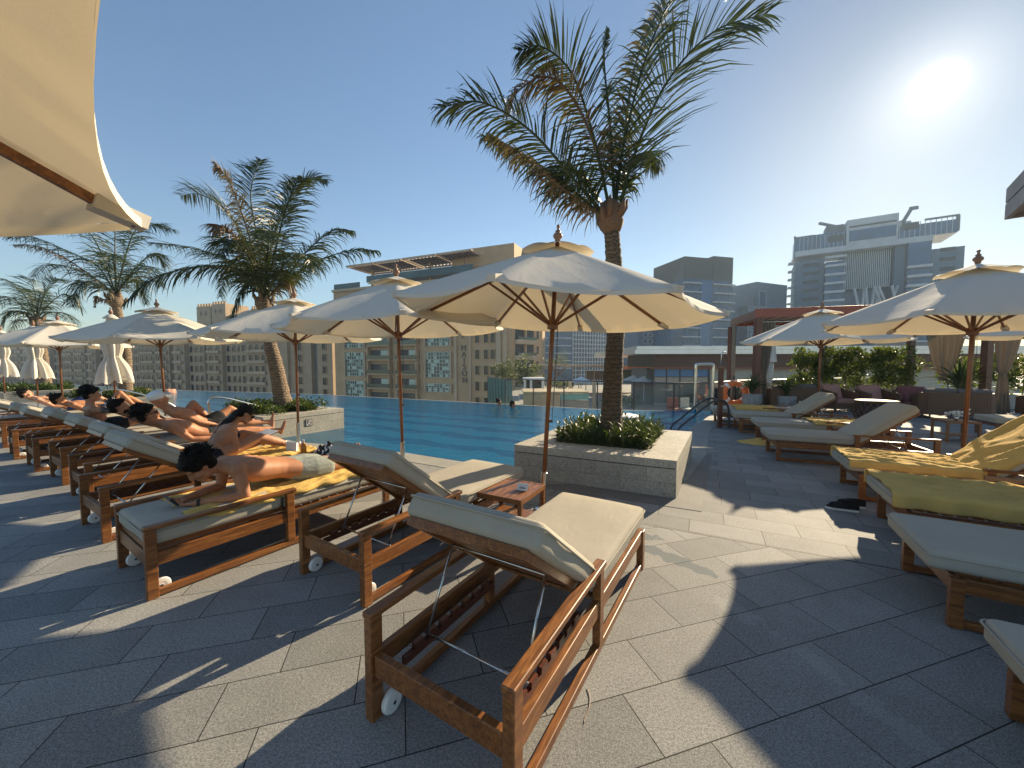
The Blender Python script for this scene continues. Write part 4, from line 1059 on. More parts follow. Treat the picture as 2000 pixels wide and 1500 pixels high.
def hair_cap(root, Pf, M, style='short', s=1.0, mat=HAIR, curl=.010):
    mb = MB(); s *= .95
    mb.ball(Pf(0, -.022, .045), (.086*s, .100*s, .088*s), 16, 12, M); mb.ball(Pf(0, -.05, -.01), (.080*s, .062*s, .075*s), 14, 10, M)
    mb.ball(Pf(0, .04, .09), (.064*s, .052*s, .034*s), 12, 8, M)
    if style == 'full':
        rnd = random.Random(3)
        for k in range(60):
            a, b = rnd.uniform(0, 6.28), rnd.uniform(-.35, 1.4); d = Vector((math.cos(a)*math.cos(b), math.sin(a)*math.cos(b)-.15, math.sin(b)))
            if d.y > .55 and d.z < .25: continue
            mb.ball(Pf(d.x*.086, -.02+d.y*.1, .042+d.z*.092), rnd.uniform(.016, .030)*s, 8, 6)
    hr = organic('hair', mb, mat, root, .007, 1, curl)
    tf = MB(); rnd = random.Random(9)          # loose strands breaking the outline
    for k in range(260 if style == 'full' else 120):
        a, b = rnd.uniform(0, 6.28), rnd.uniform(-.4, 1.5); d = Vector((math.cos(a)*math.cos(b), math.sin(a)*math.cos(b)-.2, math.sin(b)))
        if d.y > .5 and d.z < .35: continue
        p = Pf(d.x*.082, -.02+d.y*.095, .042+d.z*.088); q = Pf(d.x*.115+rnd.uniform(-.02, .02), -.02+d.y*.125, .045+d.z*.12+rnd.uniform(-.012, .012)); r_ = Pf(d.x*.12+rnd.uniform(-.03, .03), -.03+d.y*.125, .035+d.z*.115)
        tf.tube([p, q, r_], [.0035, .0025, .0006], 4)
    tf.build('hair_strands', mat, root, True)
    return hr
def shades(root, Pf, M, lens=True):
    mb = MB()
    for s in (-1, 1):
        mb.ball(Pf(s*.034, .094, .006), (.028, .008, .021), 12, 8, M); mb.beam(Pf(s*.062, .085, .012), Pf(s*.079, -.01, .01), .004, .007)
    mb.beam(Pf(-.01, .1, .01), Pf(.01, .1, .01), .005, .006)
    mb.build('sunglasses', BLACKR, root, True)
def shorts(root, J, front, mat, length=.45, name='shorts', puff=1.15, waistup=.06, male=True):
    V = Vector; mb = MB(); hl, hr = V(J['hl']), V(J['hr']); mh = (hl+hr)/2; ms = (V(J['sl'])+V(J['sr']))/2; up = (ms-mh).normalized(); ax = (hr-hl).normalized()
    for k in (0, .5, 1): mb.cap(mh+up*waistup*k-ax*.075, mh+up*waistup*k+ax*.075, .108-.006*k, .108-.006*k, 14)
    for k in 'lr':
        H, K = V(J['h'+k]), V(J['k'+k]); mb.cap(H, H.lerp(K, length*.5), .107, .1*puff, 14); mb.cap(H.lerp(K, length*.5), H.lerp(K, length), .1*puff, .088*puff, 14)
    return organic(name, mb, mat, root, .009, 3, .004)
# man lying face down on L3 (lounger local: +y towards the foot, +x to the right)
z0 = .455
J1 = dict(sl=(-.16, .60, z0+.25), sr=(.19, .57, z0+.25), el=(-.18, .58, z0+.04), er=(.25, .60, z0+.04), wl=(-.04, .30, z0+.05), wr=(.12, .32, z0+.035), hld=(.35, -.8, 0), hrd=(-.45, -.75, .05), hln=(.3, 0, 1), hrn=(-.3, 0, 1), curl=.55,
          head=(.0, .385, z0+.29), face=(0.05, -.70, -.72), up=(0, -.75, .65), hl=(-.085, 1.12, z0+.10), hr=(.085, 1.12, z0+.10),
          kl=(-.13, 1.52, z0+.07), kr=(.11, 1.52, z0+.07), al=(-.15, 1.86, z0+.06), ar=(.10, 1.87, z0+.06), tl=(-.17, 1.99, z0+.02), tr=(.12, 2.0, z0+.02), ful=(0, -.3, -1), fur=(0, -.3, -1))
pr1, Pf, M, _ = person('man', 'dark haired man in grey shorts lying face down, phone in his hands', L3, J1, SKIN, front=(0, -.25, -1))
hair_cap(pr1, Pf, M, 'full', 1.12)
shorts(pr1, J1, (0, 0, -1), SHORTG, .55)
wt = MB(); a = Vector(J1['wr']); d = (a-Vector(J1['er'])).normalized()
wt.tube([a-d*.022, a-d*.004], .032, 16); wt.build('watch_band', BLACKR, pr1, True)
ph = empty('phone', lw(L3, .02, .20, z0+.075), L3.rotation_euler.z, 'dark phone held in the hands of the face-down man', 'phone'); MB().box((0, 0, 0), (.15, .012, .075), Matrix.Rotation(R(38), 4, 'X')).build('phone_case', BLACKR, ph, bevel=.004)
MB().box((0, -.0075, 0), (.14, .002, .066), Matrix.Rotation(R(38), 4, 'X')).build('phone_screen', GLASSD, ph)
# woman sitting on L4 bent over her book/phone
J2 = dict(sl=(-.14, 1.08, z0+.38), sr=(.14, 1.05, z0+.37), el=(-.16, 1.22, z0+.17), er=(.17, 1.08, z0+.13), wl=(-.03, 1.40, z0+.20), wr=(.08, 1.30, z0+.12), hld=(.3, .7, .15), hrd=(-.2, .9, .15), curl=.5,
          head=(.02, 1.24, z0+.50), face=(.08, .80, -.60), up=(0, .55, .83), hl=(-.085, .90, z0+.07), hr=(.085, .90, z0+.07),
          kl=(-.14, 1.27, z0+.24), kr=(.15, 1.32, z0+.22), al=(-.10, 1.62, z0+.09), ar=(.13, 1.70, z0+.06), tl=(-.10, 1.77, z0+.06), tr=(.14, 1.85, z0+.05))
pr2, Pf, M, _ = person('woman', 'woman in a black swimsuit and sunglasses sitting bent over a white page', L4, J2, SKIN, male=False, front=(0, .9, -.35), sc=.90)
hb = MB(); hb.ball(Pf(0, -.02, .04), (.074, .090, .077), 16, 12, M); hb.ball(Pf(0, -.05, -.01), (.066, .052, .062), 14, 10, M)
rh = random.Random(6)
for k in range(170):
    a = rh.uniform(-1, 1); b_ = rh.uniform(-1, 1); s0_ = Pf(a*.068, .03-.09*abs(b_), .095-.05*abs(a)-.03*abs(b_)); s1_ = Pf(a*.076, -.085-.02*b_, .02-.03*abs(a))
    e1 = Vector((.02+a*.075, 1.06+.015*b_, z0+.44)); e2 = Vector((a*.085+.01, .97+.02*b_, z0+.32)); e3 = Vector((a*.075+.01, .93+.02*rh.random(), z0+.20+.06*rh.random()))
    hb.tube([s0_, s1_, e1, e2, e3], [.006, .007, .006, .005, .0015], 5)
hb.build('hair', HAIR, pr2, True); shades(pr2, Pf, M)
sw = MB()
for s in (-1, 1): sw.cap((s*.055, 1.125, z0+.27), (s*.07, 1.10, z0+.24), .042, .042, 12); sw.cap((s*.075, 1.11, z0+.29), (s*.05, 1.06, z0+.43), .010, .007, 8)
sw.tube([(math.cos(q_)*.150, 1.03+math.sin(q_)*.098, z0+.245) for q_ in [2*math.pi*k/24 for k in range(24)]], .012, 8, closed=True); sw.cap((-.09, .91, z0+.075), (.09, .91, z0+.075), .102, .102, 14)
organic('swimsuit', sw, BLACKC, pr2, .008, 3)
bk = empty('book', lw(L4, .03, 1.44, z0+.24), L4.rotation_euler.z, 'open white page held by the seated woman', 'book')
MB().box((0, 0, 0), (.26, .19, .008), Matrix.Rotation(R(18), 4, 'X')).build('pages', WHITEC, bk, bevel=.002); MB().box((0, -.0, -.008), (.275, .2, .004), Matrix.Rotation(R(18), 4, 'X')).build('book_cover', BLUEC, bk)
def recliner(label, t, x, y0, back, extra, skinm=SKIN, knees=('flat', 'flat'), cloth=BLACKC, style='short', male=True, face=None, up=None):
    """person leaning on a backrest of angle back; y0 = hip position along the lounger"""
    a = R(back); S = .50; zc = z0+.11
    sy, sz = y0-S*math.cos(a), zc+S*math.sin(a)+.02
    J = dict(hl=(x-.085, y0, z0+.10), hr=(x+.085, y0, z0+.10), sl=(x-.17, sy, sz), sr=(x+.17, sy, sz))
    hx = Vector((x, sy-.19*math.cos(a*1.25), sz+.22*math.sin(a*1.25)+.05)); J['head'] = hx
    J['face'] = face or (.15, math.sin(a)+.55, .25); J['up'] = up or (0, -math.cos(a)*.5, 1)
    for k, s in (('l', -1), ('r', 1)):
        J['e'+k] = (x+s*.25, sy+.22, max(z0+.05, sz-.17)); J['w'+k] = (x+s*.22, sy+.44, z0+.14)
        m = knees[0 if k == 'l' else 1]
        if m == 'up': J['k'+k] = (x+s*.09, y0+.20, z0+.45); J['a'+k] = (x+s*.11, y0+.46, z0+.08); J['t'+k] = (x+s*.12, y0+.62, z0+.035)
        elif m == 'half': J['k'+k] = (x+s*.12, y0+.36, z0+.33); J['a'+k] = (x+s*.12, y0+.70, z0+.08); J['t'+k] = (x+s*.13, y0+.85, z0+.05)
        else: J['k'+k] = (x+s*.12, y0+.43, z0+.09); J['a'+k] = (x+s*.14, y0+.84, z0+.06); J['t'+k] = (x+s*.18, y0+.90, z0+.18); J['fu'+k] = (0, -1, .4)
    J.update(extra)
    fr_ = (0, math.sin(a)+.1, math.cos(a))
    r, Pf, M, _ = person('p', label, t, J, skinm, male=male, front=fr_, voxel=.010)
    if style: hair_cap(r, Pf, M, style)
    shorts(r, J, fr_, cloth, .5)
    return r, Pf, M, J
r3, Pf, M, J3 = recliner('reclining man in sunglasses and black shorts just behind the seated woman', L5, .05, 1.20, 22, dict(face=(.25, .95, .25), er=(.30, .92, z0+.12), wr=(.33, 1.20, z0+.10)), style='full'); shades(r3, Pf, M)
r5, Pf, M, J5 = recliner('bearded man with cropped dark hair, knee raised, beyond the man in sunglasses', L6, .02, 1.22, 22, dict(face=(.25, .95, .2)), knees=('flat', 'up'))
bd_ = MB(); bd_.ball(Pf(0, .035, -.07), (.060, .062, .052), 12, 8, M); organic('beard', bd_, HAIR, r5, .008, 2, .004)
# person with white cap, mostly hidden between the two loungers
pc = lw(L6, .34, 1.14, 0)
J4 = dict(face=(.5, .85, .2), kl=(-.1, 1.45, z0+.30), al=(-.05, 1.75, z0+.08), tl=(-.04, 1.9, z0+.05))
r4, Pf, M, _J = recliner('person in a white cap, only head and legs seen past the man in sunglasses', L6, .36, 1.52, 30, dict(), knees=('half', 'flat'), style=None)
cp = MB(); cp.ball(Pf(0, -.015, .06), (.088, .104, .082), 16, 12, M); cp.ball(Pf(0, .10, .055), (.065, .075, .012), 12, 8, M); organic('cap', cp, WHITEC, r4, .007, 2)
# curly haired man sitting upright, arm stretched out
J6 = dict(sl=(-.18, .60, z0+.36), sr=(.19, .60, z0+.36), el=(-.25, .75, z0+.16), er=(.40, .80, z0+.34), wl=(-.2, .95, z0+.12), wr=(.58, 1.02, z0+.40), hrd=(.6, .7, .1), head=(.02, .62, z0+.60), face=(.3, .95, 0), up=(0, 0, 1),
          hl=(-.09, .74, z0+.07), hr=(.09, .74, z0+.07), kl=(-.2, 1.14, z0+.14), kr=(.2, 1.14, z0+.14), al=(-.12, 1.5, z0+.07), ar=(.12, 1.5, z0+.07), tl=(-.1, 1.66, z0+.06), tr=(.13, 1.66, z0+.06))
r6, Pf, M, _ = person('man', 'curly haired man sitting upright with his tattooed arm stretched out', L7, J6, SKIN, front=(0, 1, .1), voxel=.010)
hair_cap(r6, Pf, M, 'full', 1.05); shorts(r6, J6, (0, 1, 0), BLACKC, .5)
tt = MB(); tt.tube([Vector(J6['sr']).lerp(Vector(J6['er']), k) for k in (.45, .7, .95)], [.0515, .047, .040], 14); tt.build('tattoo', simple('tattoo_ink', (.13, .085, .06), .5, 0, .6, 34), r6, True)
r8, Pf, M, J8 = recliner('sunburnt man in navy shorts lying at the far left, one knee bent', L10, .0, 1.2, 18, dict(), SKIN2, ('flat', 'half'), BLUEC, 'short')
# legs of another guest between, and the swimmers
r9, Pf, M, J9 = recliner('guest lying low beyond the navy shorts man, knees bent', L9, 0, 1.35, 14, dict(), SKIN, ('half', 'up'), WHITEC, 'short')
def swimmer(p, label, bun, fz, skinm=SKIN, arms=True):
    root = empty('person', p, fz, label, 'person'); mb = MB()
    Pf, M = head(mb, (0, 0, .22), (.6, -.5, -.05), (0, 0, 1)); mb.cap((0, 0, -.04), (0, 0, .14), .06, .05, 12)
    mb.cap((-.15, 0, -.04), (.15, 0, -.04), .062, .062, 12); mb.cap((-.10, 0, -.25), (.10, 0, -.25), .11, .11, 12); mb.cap((-.12, 0, -.12), (.12, 0, -.12), .09, .09, 12)
    for s in (-1, 1):
        limb(mb, [Vector((s*.18, 0, -.05)), Vector((s*.30, .12, -.12)), Vector((s*.12, .32, -.02))], [.05, .038, .028]); hand(mb, (s*.12, .32, -.02), (-s*.5, .5, 0), (0, 0, -1), .9)
        limb(mb, [Vector((s*.09, 0, -.45)), Vector((s*.12, -.02, -.85)), Vector((s*.1, 0, -1.1))], [.085, .055, .04])
    mb.cap((0, 0, -.2), (0, 0, -.5), .12, .13, 12)
    organic('body', mb, skinm, root, .012); h = MB(); h.ball(Pf(0, -.022, .045), (.088, .102, .09), 14, 10, M)
    if bun: h.ball(Pf(0, -.08, .12), .045, 10, 8)
    else: h.ball(Pf(0, -.07, -.03), (.07, .06, .09), 10, 8, M)
    organic('hair', h, HAIR, root, .009, 1, .01)
S1 = PX(974, 782, 14.3); swimmer((S1.x, S1.y, -.13), 'swimmer with hair in a bun at the infinity edge, left of the pair', True, .4)
S2 = PX(1002, 786, 13.9); swimmer((S2.x, S2.y, -.16), 'swimmer with loose dark hair at the infinity edge, right of the pair', False, .2)
def leaner(px, py, Y, label, s, rz):
    p = PX(px, py, Y); root = empty('person', (p.x, p.y, -.33), rz, label, 'person'); mb = MB()
    torso(mb, (-.2, .5, .42), (.2, .5, .42), (-.1, 0, .12), (.1, 0, .12), (0, .3, -1)); P_, M = head(mb, (0, .72, .42), (0, .9, -.3), (0, 0, 1)); mb.cap((0, .5, .43), (0, .66, .42), .06, .055)
    for q in (-1, 1): limb(mb, [Vector((q*.2, .5, .42)), Vector((q*.34, .6, .12)), Vector((q*.3, .85, .06))], [.055, .04, .03]); hand(mb, (q*.3, .85, .06), (0, 1, 0), (0, 0, -1)); limb(mb, [Vector((q*.1, 0, .1)), Vector((q*.13, -.1, -.35)), Vector((q*.13, 0, -.8))], [.09, .058, .04])
    organic('body', mb, SKIN2, root, .014); h = MB(); h.ball(P_(0, -.02, .05), (.085, .1, .085), 12, 8, M); organic('hair', h, simple('grey_brown_hair', (.09, .06, .045), .6), root, .01, 1)
leaner(338, 768, 20.5, 'sunburnt bather leaning on the far pool edge, right one of two', 1, 1.0)
leaner(295, 768, 21.0, 'sunburnt bather leaning on the far pool edge, left one nearly behind the shrubs', 1, 1.3)
# ------------------------------------------------------------------ small things on the deck
def side_table(x, y, rz, label, W=.50, H=.40, top=WOOD):
    t = empty('side_table', (x, y, 0), rz, label, 'side table', 'small slatted tables between the loungers')
    tp = MB(); n = 7; w = (W-.06)/n
    for i in range(n): tp.bb(-W/2+.03+i*w+.003, -W/2+.03+(i+1)*w-.003, -W/2+.03, W/2-.03, H-.022, H-.002)
    tp.bb(-W/2, W/2, -W/2, -W/2+.028, H-.045, H); tp.bb(-W/2, W/2, W/2-.028, W/2, H-.045, H)
    tp.bb(-W/2, -W/2+.028, -W/2+.029, W/2-.029, H-.045, H); tp.bb(W/2-.028, W/2, -W/2+.029, W/2-.029, H-.045, H)
    tp.build('table_top', top, t, bevel=.002)
    for a in (-1, 1):
        for b in (-1, 1): MB().bb(-.019, .019, -.019, .019, 0, H-.046).build('leg', WOOD, t, loc=(a*(W/2-.021), b*(W/2-.021), 0), bevel=.003)
    sh = MB(); w = (W-.1)/6
    for i in range(6): sh.bb(-W/2+.05+i*w+.003, -W/2+.05+(i+1)*w-.003, -W/2+.045, W/2-.045, .12, .136)
    sh.build('shelf', WOOD, t, bevel=.002); return t
T1 = side_table(-.02, 3.46, R(-29), 'slatted teak side table with a small folded card on top, beside the central parasol pole')
cd = empty('table_card', (.10, 3.40, .402), R(-20), 'small white folded card standing on the nearest side table', 'card')
MB().beam((-.05, -.024, 0), (-.05+.1, -.024, 0), .002, .002).build('card_fold', WHITEC, cd)
m_ = MB(); m_.add([(-.05, -.03, 0), (.05, -.03, 0), (.05, 0, .058), (-.05, 0, .058), (-.05, -.0285, 0), (.05, -.0285, 0), (.05, .0015, .058), (-.05, .0015, .058)], [(0, 1, 2, 3), (7, 6, 5, 4), (0, 4, 5, 1), (3, 2, 6, 7)])
m_.add([(-.05, .03, 0), (.05, .03, 0), (.05, .002, .058), (-.05, .002, .058)], [(3, 2, 1, 0)]); m_.build('card_face', WHITEC, cd)
MB().bb(-.03, .03, -.0225, -.0215, .016, .022).bb(-.022, .022, -.0185, -.0175, .026, .03).build('printed_lines', DMETAL, cd)
T2 = side_table(-2.62, 4.72, R(-28), 'low side table by the far pole, crowded with a cup, sunscreen and a patterned towel')
H_ = .40
def bottle(x, y, z, h, r, mat, label, cat='bottle', name='bottle', capm=WHITEP):
    t = empty(name, (x, y, z), 0, label, cat)
    MB().lathe([(r*.9, 0), (r, .01), (r, h*.62), (r*.75, h*.74), (r*.36, h*.8), (r*.36, h*.86)], seg=18).build('bottle_body', mat, t, True)
    MB().lathe([(r*.42, h*.86), (r*.42, h*.99), (r*.3, h)], seg=14).build('bottle_cap', capm, t); return t
bottle(-2.56, 4.60, H_, .22, .034, AMBER, 'tall amber sunscreen bottle on the crowded side table')
cup = empty('ice_bucket', (-2.73, 4.66, H_), .2, 'white paper bag standing on the crowded side table', 'bag')
MB().add([(-.055, -.04, 0), (.055, -.04, 0), (.055, .04, 0), (-.055, .04, 0), (-.065, -.03, .19), (.06, -.035, .17), (.06, .03, .165), (-.065, .03, .2)], [(0, 3, 2, 1), (0, 1, 5, 4), (1, 2, 6, 5), (2, 3, 7, 6), (3, 0, 4, 7)]).build('bag_side', WHITEC, cup, bevel=.004)
cup.name = 'paper_bag'
zb, znt, zbs, zo = newmat('zebra_towel'); zw = nd(znt, 'ShaderNodeTexNoise'); zw.inputs['Scale'].default_value = 12; zw.inputs['Distortion'].default_value = 1.6
znt.links.new(coords(znt, scale=(1, .5, 1)), zw.inputs['Vector']); znt.links.new(ramp(znt, zw.outputs['Fac'], [(.49, (.02, .02, .02)), (.52, (.75, .74, .7))]), zbs.inputs['Base Color']); zbs.inputs['Roughness'].default_value = .9
def crumple(x, y, z, rx, ry, h, mat, label, seed, name='towel', cat='towel', group='beach things on the crowded table'):
    off = Vector((seed*2.7, seed, 0))
    def fn(u, v):
        a = u*2*math.pi; c, s = math.cos(a), math.sin(a); k = 1+.25*noise.noise(Vector((c*1.6, s*1.6, seed)))
        zz = h*(1-v**2.2)*(1+.8*noise.noise(Vector((c*v*4, s*v*4, 1))+off))
        return Vector((c*v*rx*k, s*v*ry*k, max(0.004, zz)))
    o = MB().grid(56, 18, fn).build(name, mat, None, True, loc=(x, y, z)); return tag(o, label, cat, group)
crumple(-2.34, 4.80, H_, .22, .16, .11, zb, 'black and white patterned cloth heaped on the crowded side table', 4)
side_table(-2.22, 5.02, R(-28), 'second low table behind the crowded one, under the beach things', .46, .38)
crumple(-2.08, 4.98, .38, .13, .09, .09, fabric('tan_leather', (.5, .27, .08), (.38, .18, .05), 90), 'tan beach bag lying beside the patterned cloth', 8, 'bag', 'bag')
T3 = side_table(5.12, 3.85, R(-31), 'pale topped side table at the right edge between the yellow toweled loungers', .52, .42, WOODY)
T4 = side_table(7.05, 9.35, R(-22), 'side table beyond the farthest right loungers, carafe and napkin on it', .6, .40, WOODY)
bottle(7.1, 9.3, .40, .22, .05, simple('clear_plastic', (.55, .5, .45), .12), 'stubby glass carafe on the far side table', 'carafe', 'carafe')
crumple(6.85, 9.3, .40, .14, .1, .08, WHITEC, 'crumpled white napkin beside the carafe', 5, 'napkin', 'napkin', None)
T5 = side_table(8.9, 7.55, R(-22), 'side table behind the steep backrest, white flowers on it', .5, .42)
fl = MB(); rn = random.Random(4)
for k in range(26): fl.ball((rn.gauss(0, .06), rn.gauss(0, .06), .12+rn.uniform(-.04, .05)), rn.uniform(.016, .03), 6, 5)
flo = empty('flower_vase', (8.85, 7.5, .42), 0, 'small bunch of white flowers on the table behind the steep backrest', 'flowers')
fl.build('blossoms', WHITEC, flo, True); MB().lathe([(.03, 0), (.035, .05), (.025, .08)], seg=12).build('vase', METAL, flo, True)
# pair of slip-on trainers
def shoe(x, y, rz, label):
    t = empty('shoe', (x, y, 0), rz, label, 'shoe', 'black and white trainers on the paving')
    out = [(-.135, .0), (-.12, .032), (-.05, .036), (.03, .042), (.09, .046), (.135, .03), (.15, 0), (.135, -.032), (.09, -.044), (.03, -.038), (-.05, -.034), (-.12, -.032)]
    MB().prism(out, 0.001, .026).build('sole', WHITEP, t, bevel=.006)
    up = MB()
    def fn(u, v):
        a = u*2*math.pi; i = u*12; j = int(i) % 12; k = (j+1) % 12; f = i-int(i); ox = out[j][0]*(1-f)+out[k][0]*f; oy = out[j][1]*(1-f)+out[k][1]*f
        hh = .027+v*(.062 if ox < .02 else .062-.030*(ox-.02)/.13); sh = 1-.45*v**2 if ox > -.02 else 1-.16*v
        return Vector((ox*(1-.04*v) if ox < .02 else ox*(1-.35*v), oy*sh, hh))
    up.grid(48, 8, fn); up.ball((.045, 0, .055), (.075, .034, .03), 14, 10); up.build('upper', BLACKC, t, True)
    st = MB()
    for k in range(3): st.tube([(.015+k*.028, .036, .05), (.012+k*.028, .02, .076-k*.006), (.012+k*.028, -.02, .076-k*.006), (.015+k*.028, -.036, .05)], .0035, 5)
    st.build('strap', WHITEC, t, True); return t
shoe(3.50, 3.93, R(152), 'black trainer with white sole, nearer the sunlit paving')
shoe(3.66, 4.02, R(160), 'black trainer with white sole, nearer the toweled lounger')
st_ = MB(); P_ = [G(1147, 1345), G(1152, 1362), G(1151, 1382), G(1144, 1400), G(1141, 1412)]
st_.tube([(p.x, p.y, .004) for p in catmull(P_, 6)], .0022, 5); tag(st_.build('palm_fibre', FRONDB), 'thin dry palm strand lying on the sunlit slabs', 'strand')
# ------------------------------------------------------------------ rails, shower, balustrade
def rail(pts, r, label, mat=METAL, two=None):
    o = MB(); p = catmull(pts, 8); o.tube(p, r, 12)
    if two: o.tube([q+Vector(two) for q in p], r, 12)
    b = o.build('handrail', mat, None, True); return tag(b, label, 'handrail', 'pool handrails')
a_ = Vector((-6.12, 7.62, 0)); e_ = Vector((.46, .89, 0))
rail([a_, a_+Vector((0, 0, .6)), a_+Vector((0, 0, .80)), a_+e_*.12+Vector((0, 0, .86)), a_+e_*.5+Vector((0, 0, .76)), a_+e_*1.2+Vector((0, 0, .42)), a_+e_*1.5+Vector((0, 0, -.3))], .021, 'steel handrail into the pool in front of the planter with the square sign')
a_ = Vector((-11.2, 10.3, 0))
rail([a_, a_+Vector((0, 0, .6)), a_+Vector((0, 0, .78)), a_+e_*.15+Vector((0, 0, .84)), a_+e_*.6+Vector((0, 0, .74)), a_+e_*1.5+Vector((0, 0, .3)), a_+e_*1.8+Vector((0, 0, -.3))], .022, 'farther steel handrail beside the curly haired man')
rail([(3.88, 8.85, -.3), (3.92, 8.86, .0), (4.2, 8.92, .22), (4.72, 9.0, .60), (4.98, 9.03, .68), (5.16, 9.05, .58), (5.22, 9.06, .3), (5.22, 9.06, 0)], .024, 'dark curved handrail at the right corner of the pool', DMETAL, (.02, .42, 0))
sp2 = empty('shower_post', (5.03, 9.12, 0), 0, 'brown outdoor shower post beside the curved dark handrail', 'shower')
MB().bb(-.045, .045, -.045, .045, 0, 1.45).build('post', DWOOD, sp2, bevel=.004); MB().tube([(0, 0, 1.45), (0, 0, 1.78), (.03, 0, 1.82), (.1, 0, 1.82)], .014, 10).build('shower_pipe', METAL, sp2, True)
MB().lathe([(.03, 0), (.03, .015)], (0, -.055, 1.0), 12).build('tap', METAL, sp2)
pf_ = PX(1357, 800, 11.6); pf2 = PX(1391, 800, 11.6); zt_ = 1.52
o = MB(); o.tube(catmull([(pf_.x, 11.6, 0), (pf_.x, 11.6, 1.2), (pf_.x, 11.6, zt_-.06), (pf_.x+.06, 11.6, zt_), (pf2.x-.06, 11.6, zt_), (pf2.x, 11.6, zt_-.06), (pf2.x, 11.6, 1.2), (pf2.x, 11.6, 0)], 6), .045, 14)
tag(o.build('pipe_frame', METAL, None, True), 'tall polished steel pipe arch at the far right corner of the pool', 'pipe frame')
bal = empty('glass_balustrade', (0, 0, 0), 0, 'low glass balustrade with dark posts beyond the infinity edge', 'balustrade')
bp = [Vector((-.3, 16.6, 0)), Vector((5.7, 13.3, 0)), Vector((7.2, 13.6, 0)), Vector((9.2, 15.4, 0)), Vector((20, 19.5, 0))]
rl = MB(); rl.tube([(p.x, p.y, .86) for p in bp], .022, 8); rl.build('top_rail', DMETAL, bal)
for i in range(len(bp)-1):
    a, b = bp[i], bp[i+1]; L = (b-a).length; n = max(1, round(L/1.4))
    for k in range(n):
        p, q = a.lerp(b, k/n), a.lerp(b, (k+1)/n); MB().bb(-.022, .022, -.022, .022, -3 if i < 1 else -.1, .85).build('post', DMETAL, bal, loc=(p.x, p.y, 0))
        d = (q-p).normalized(); MB().beam(p+d*.05+Vector((0, 0, .32)), q-d*.05+Vector((0, 0, .32)), .012, .98).build('glass_panel', BALG, bal)
# ------------------------------------------------------------------ canopy corner at the upper right
cr = PX(1961, 437, 3.2); cr.z = 0; d1 = Vector((-.66, -.75, 0)); d2 = Vector((.75, -.66, 0))
CGREY = simple('weathered_grey_boards', (.30, .27, .26), .6, 0, .15, 4)
cn = empty('slatted_canopy', (0, 0, 0), 0, 'corner of a grey board canopy at the upper right edge', 'canopy')
for z0_, z1_ in ((2.735, 2.855), (2.868, 2.985)):
    f = MB(); a, b = cr, cr+d1*2.4; f.prism([(v.x, v.y) for v in (a, b, b+d2*.03, a+d2*.03)], z0_, z1_); fix_o(f.build('fascia_board', CGREY, cn))
    f = MB(); a, b = cr+d2*.032, cr+d2*2.6; f.prism([(v.x, v.y) for v in (a, b, b+d1*.03, a+d1*.03)], z0_, z1_); fix_o(f.build('fascia_board', CGREY, cn))
f = MB(); a = cr+d1*.035+d2*.035; f.prism([(v.x, v.y) for v in (a, a+d1*2.3, a+d1*2.3+d2*2.4, a+d2*2.4)], 2.76, 2.79); fix_o(f.build('soffit', CGREY, cn))
MB().bb(-.06, .06, -.06, .06, 0, 2.755).build('post', DWOOD, cn, loc=cr+d1*2.0+d2*2.2)
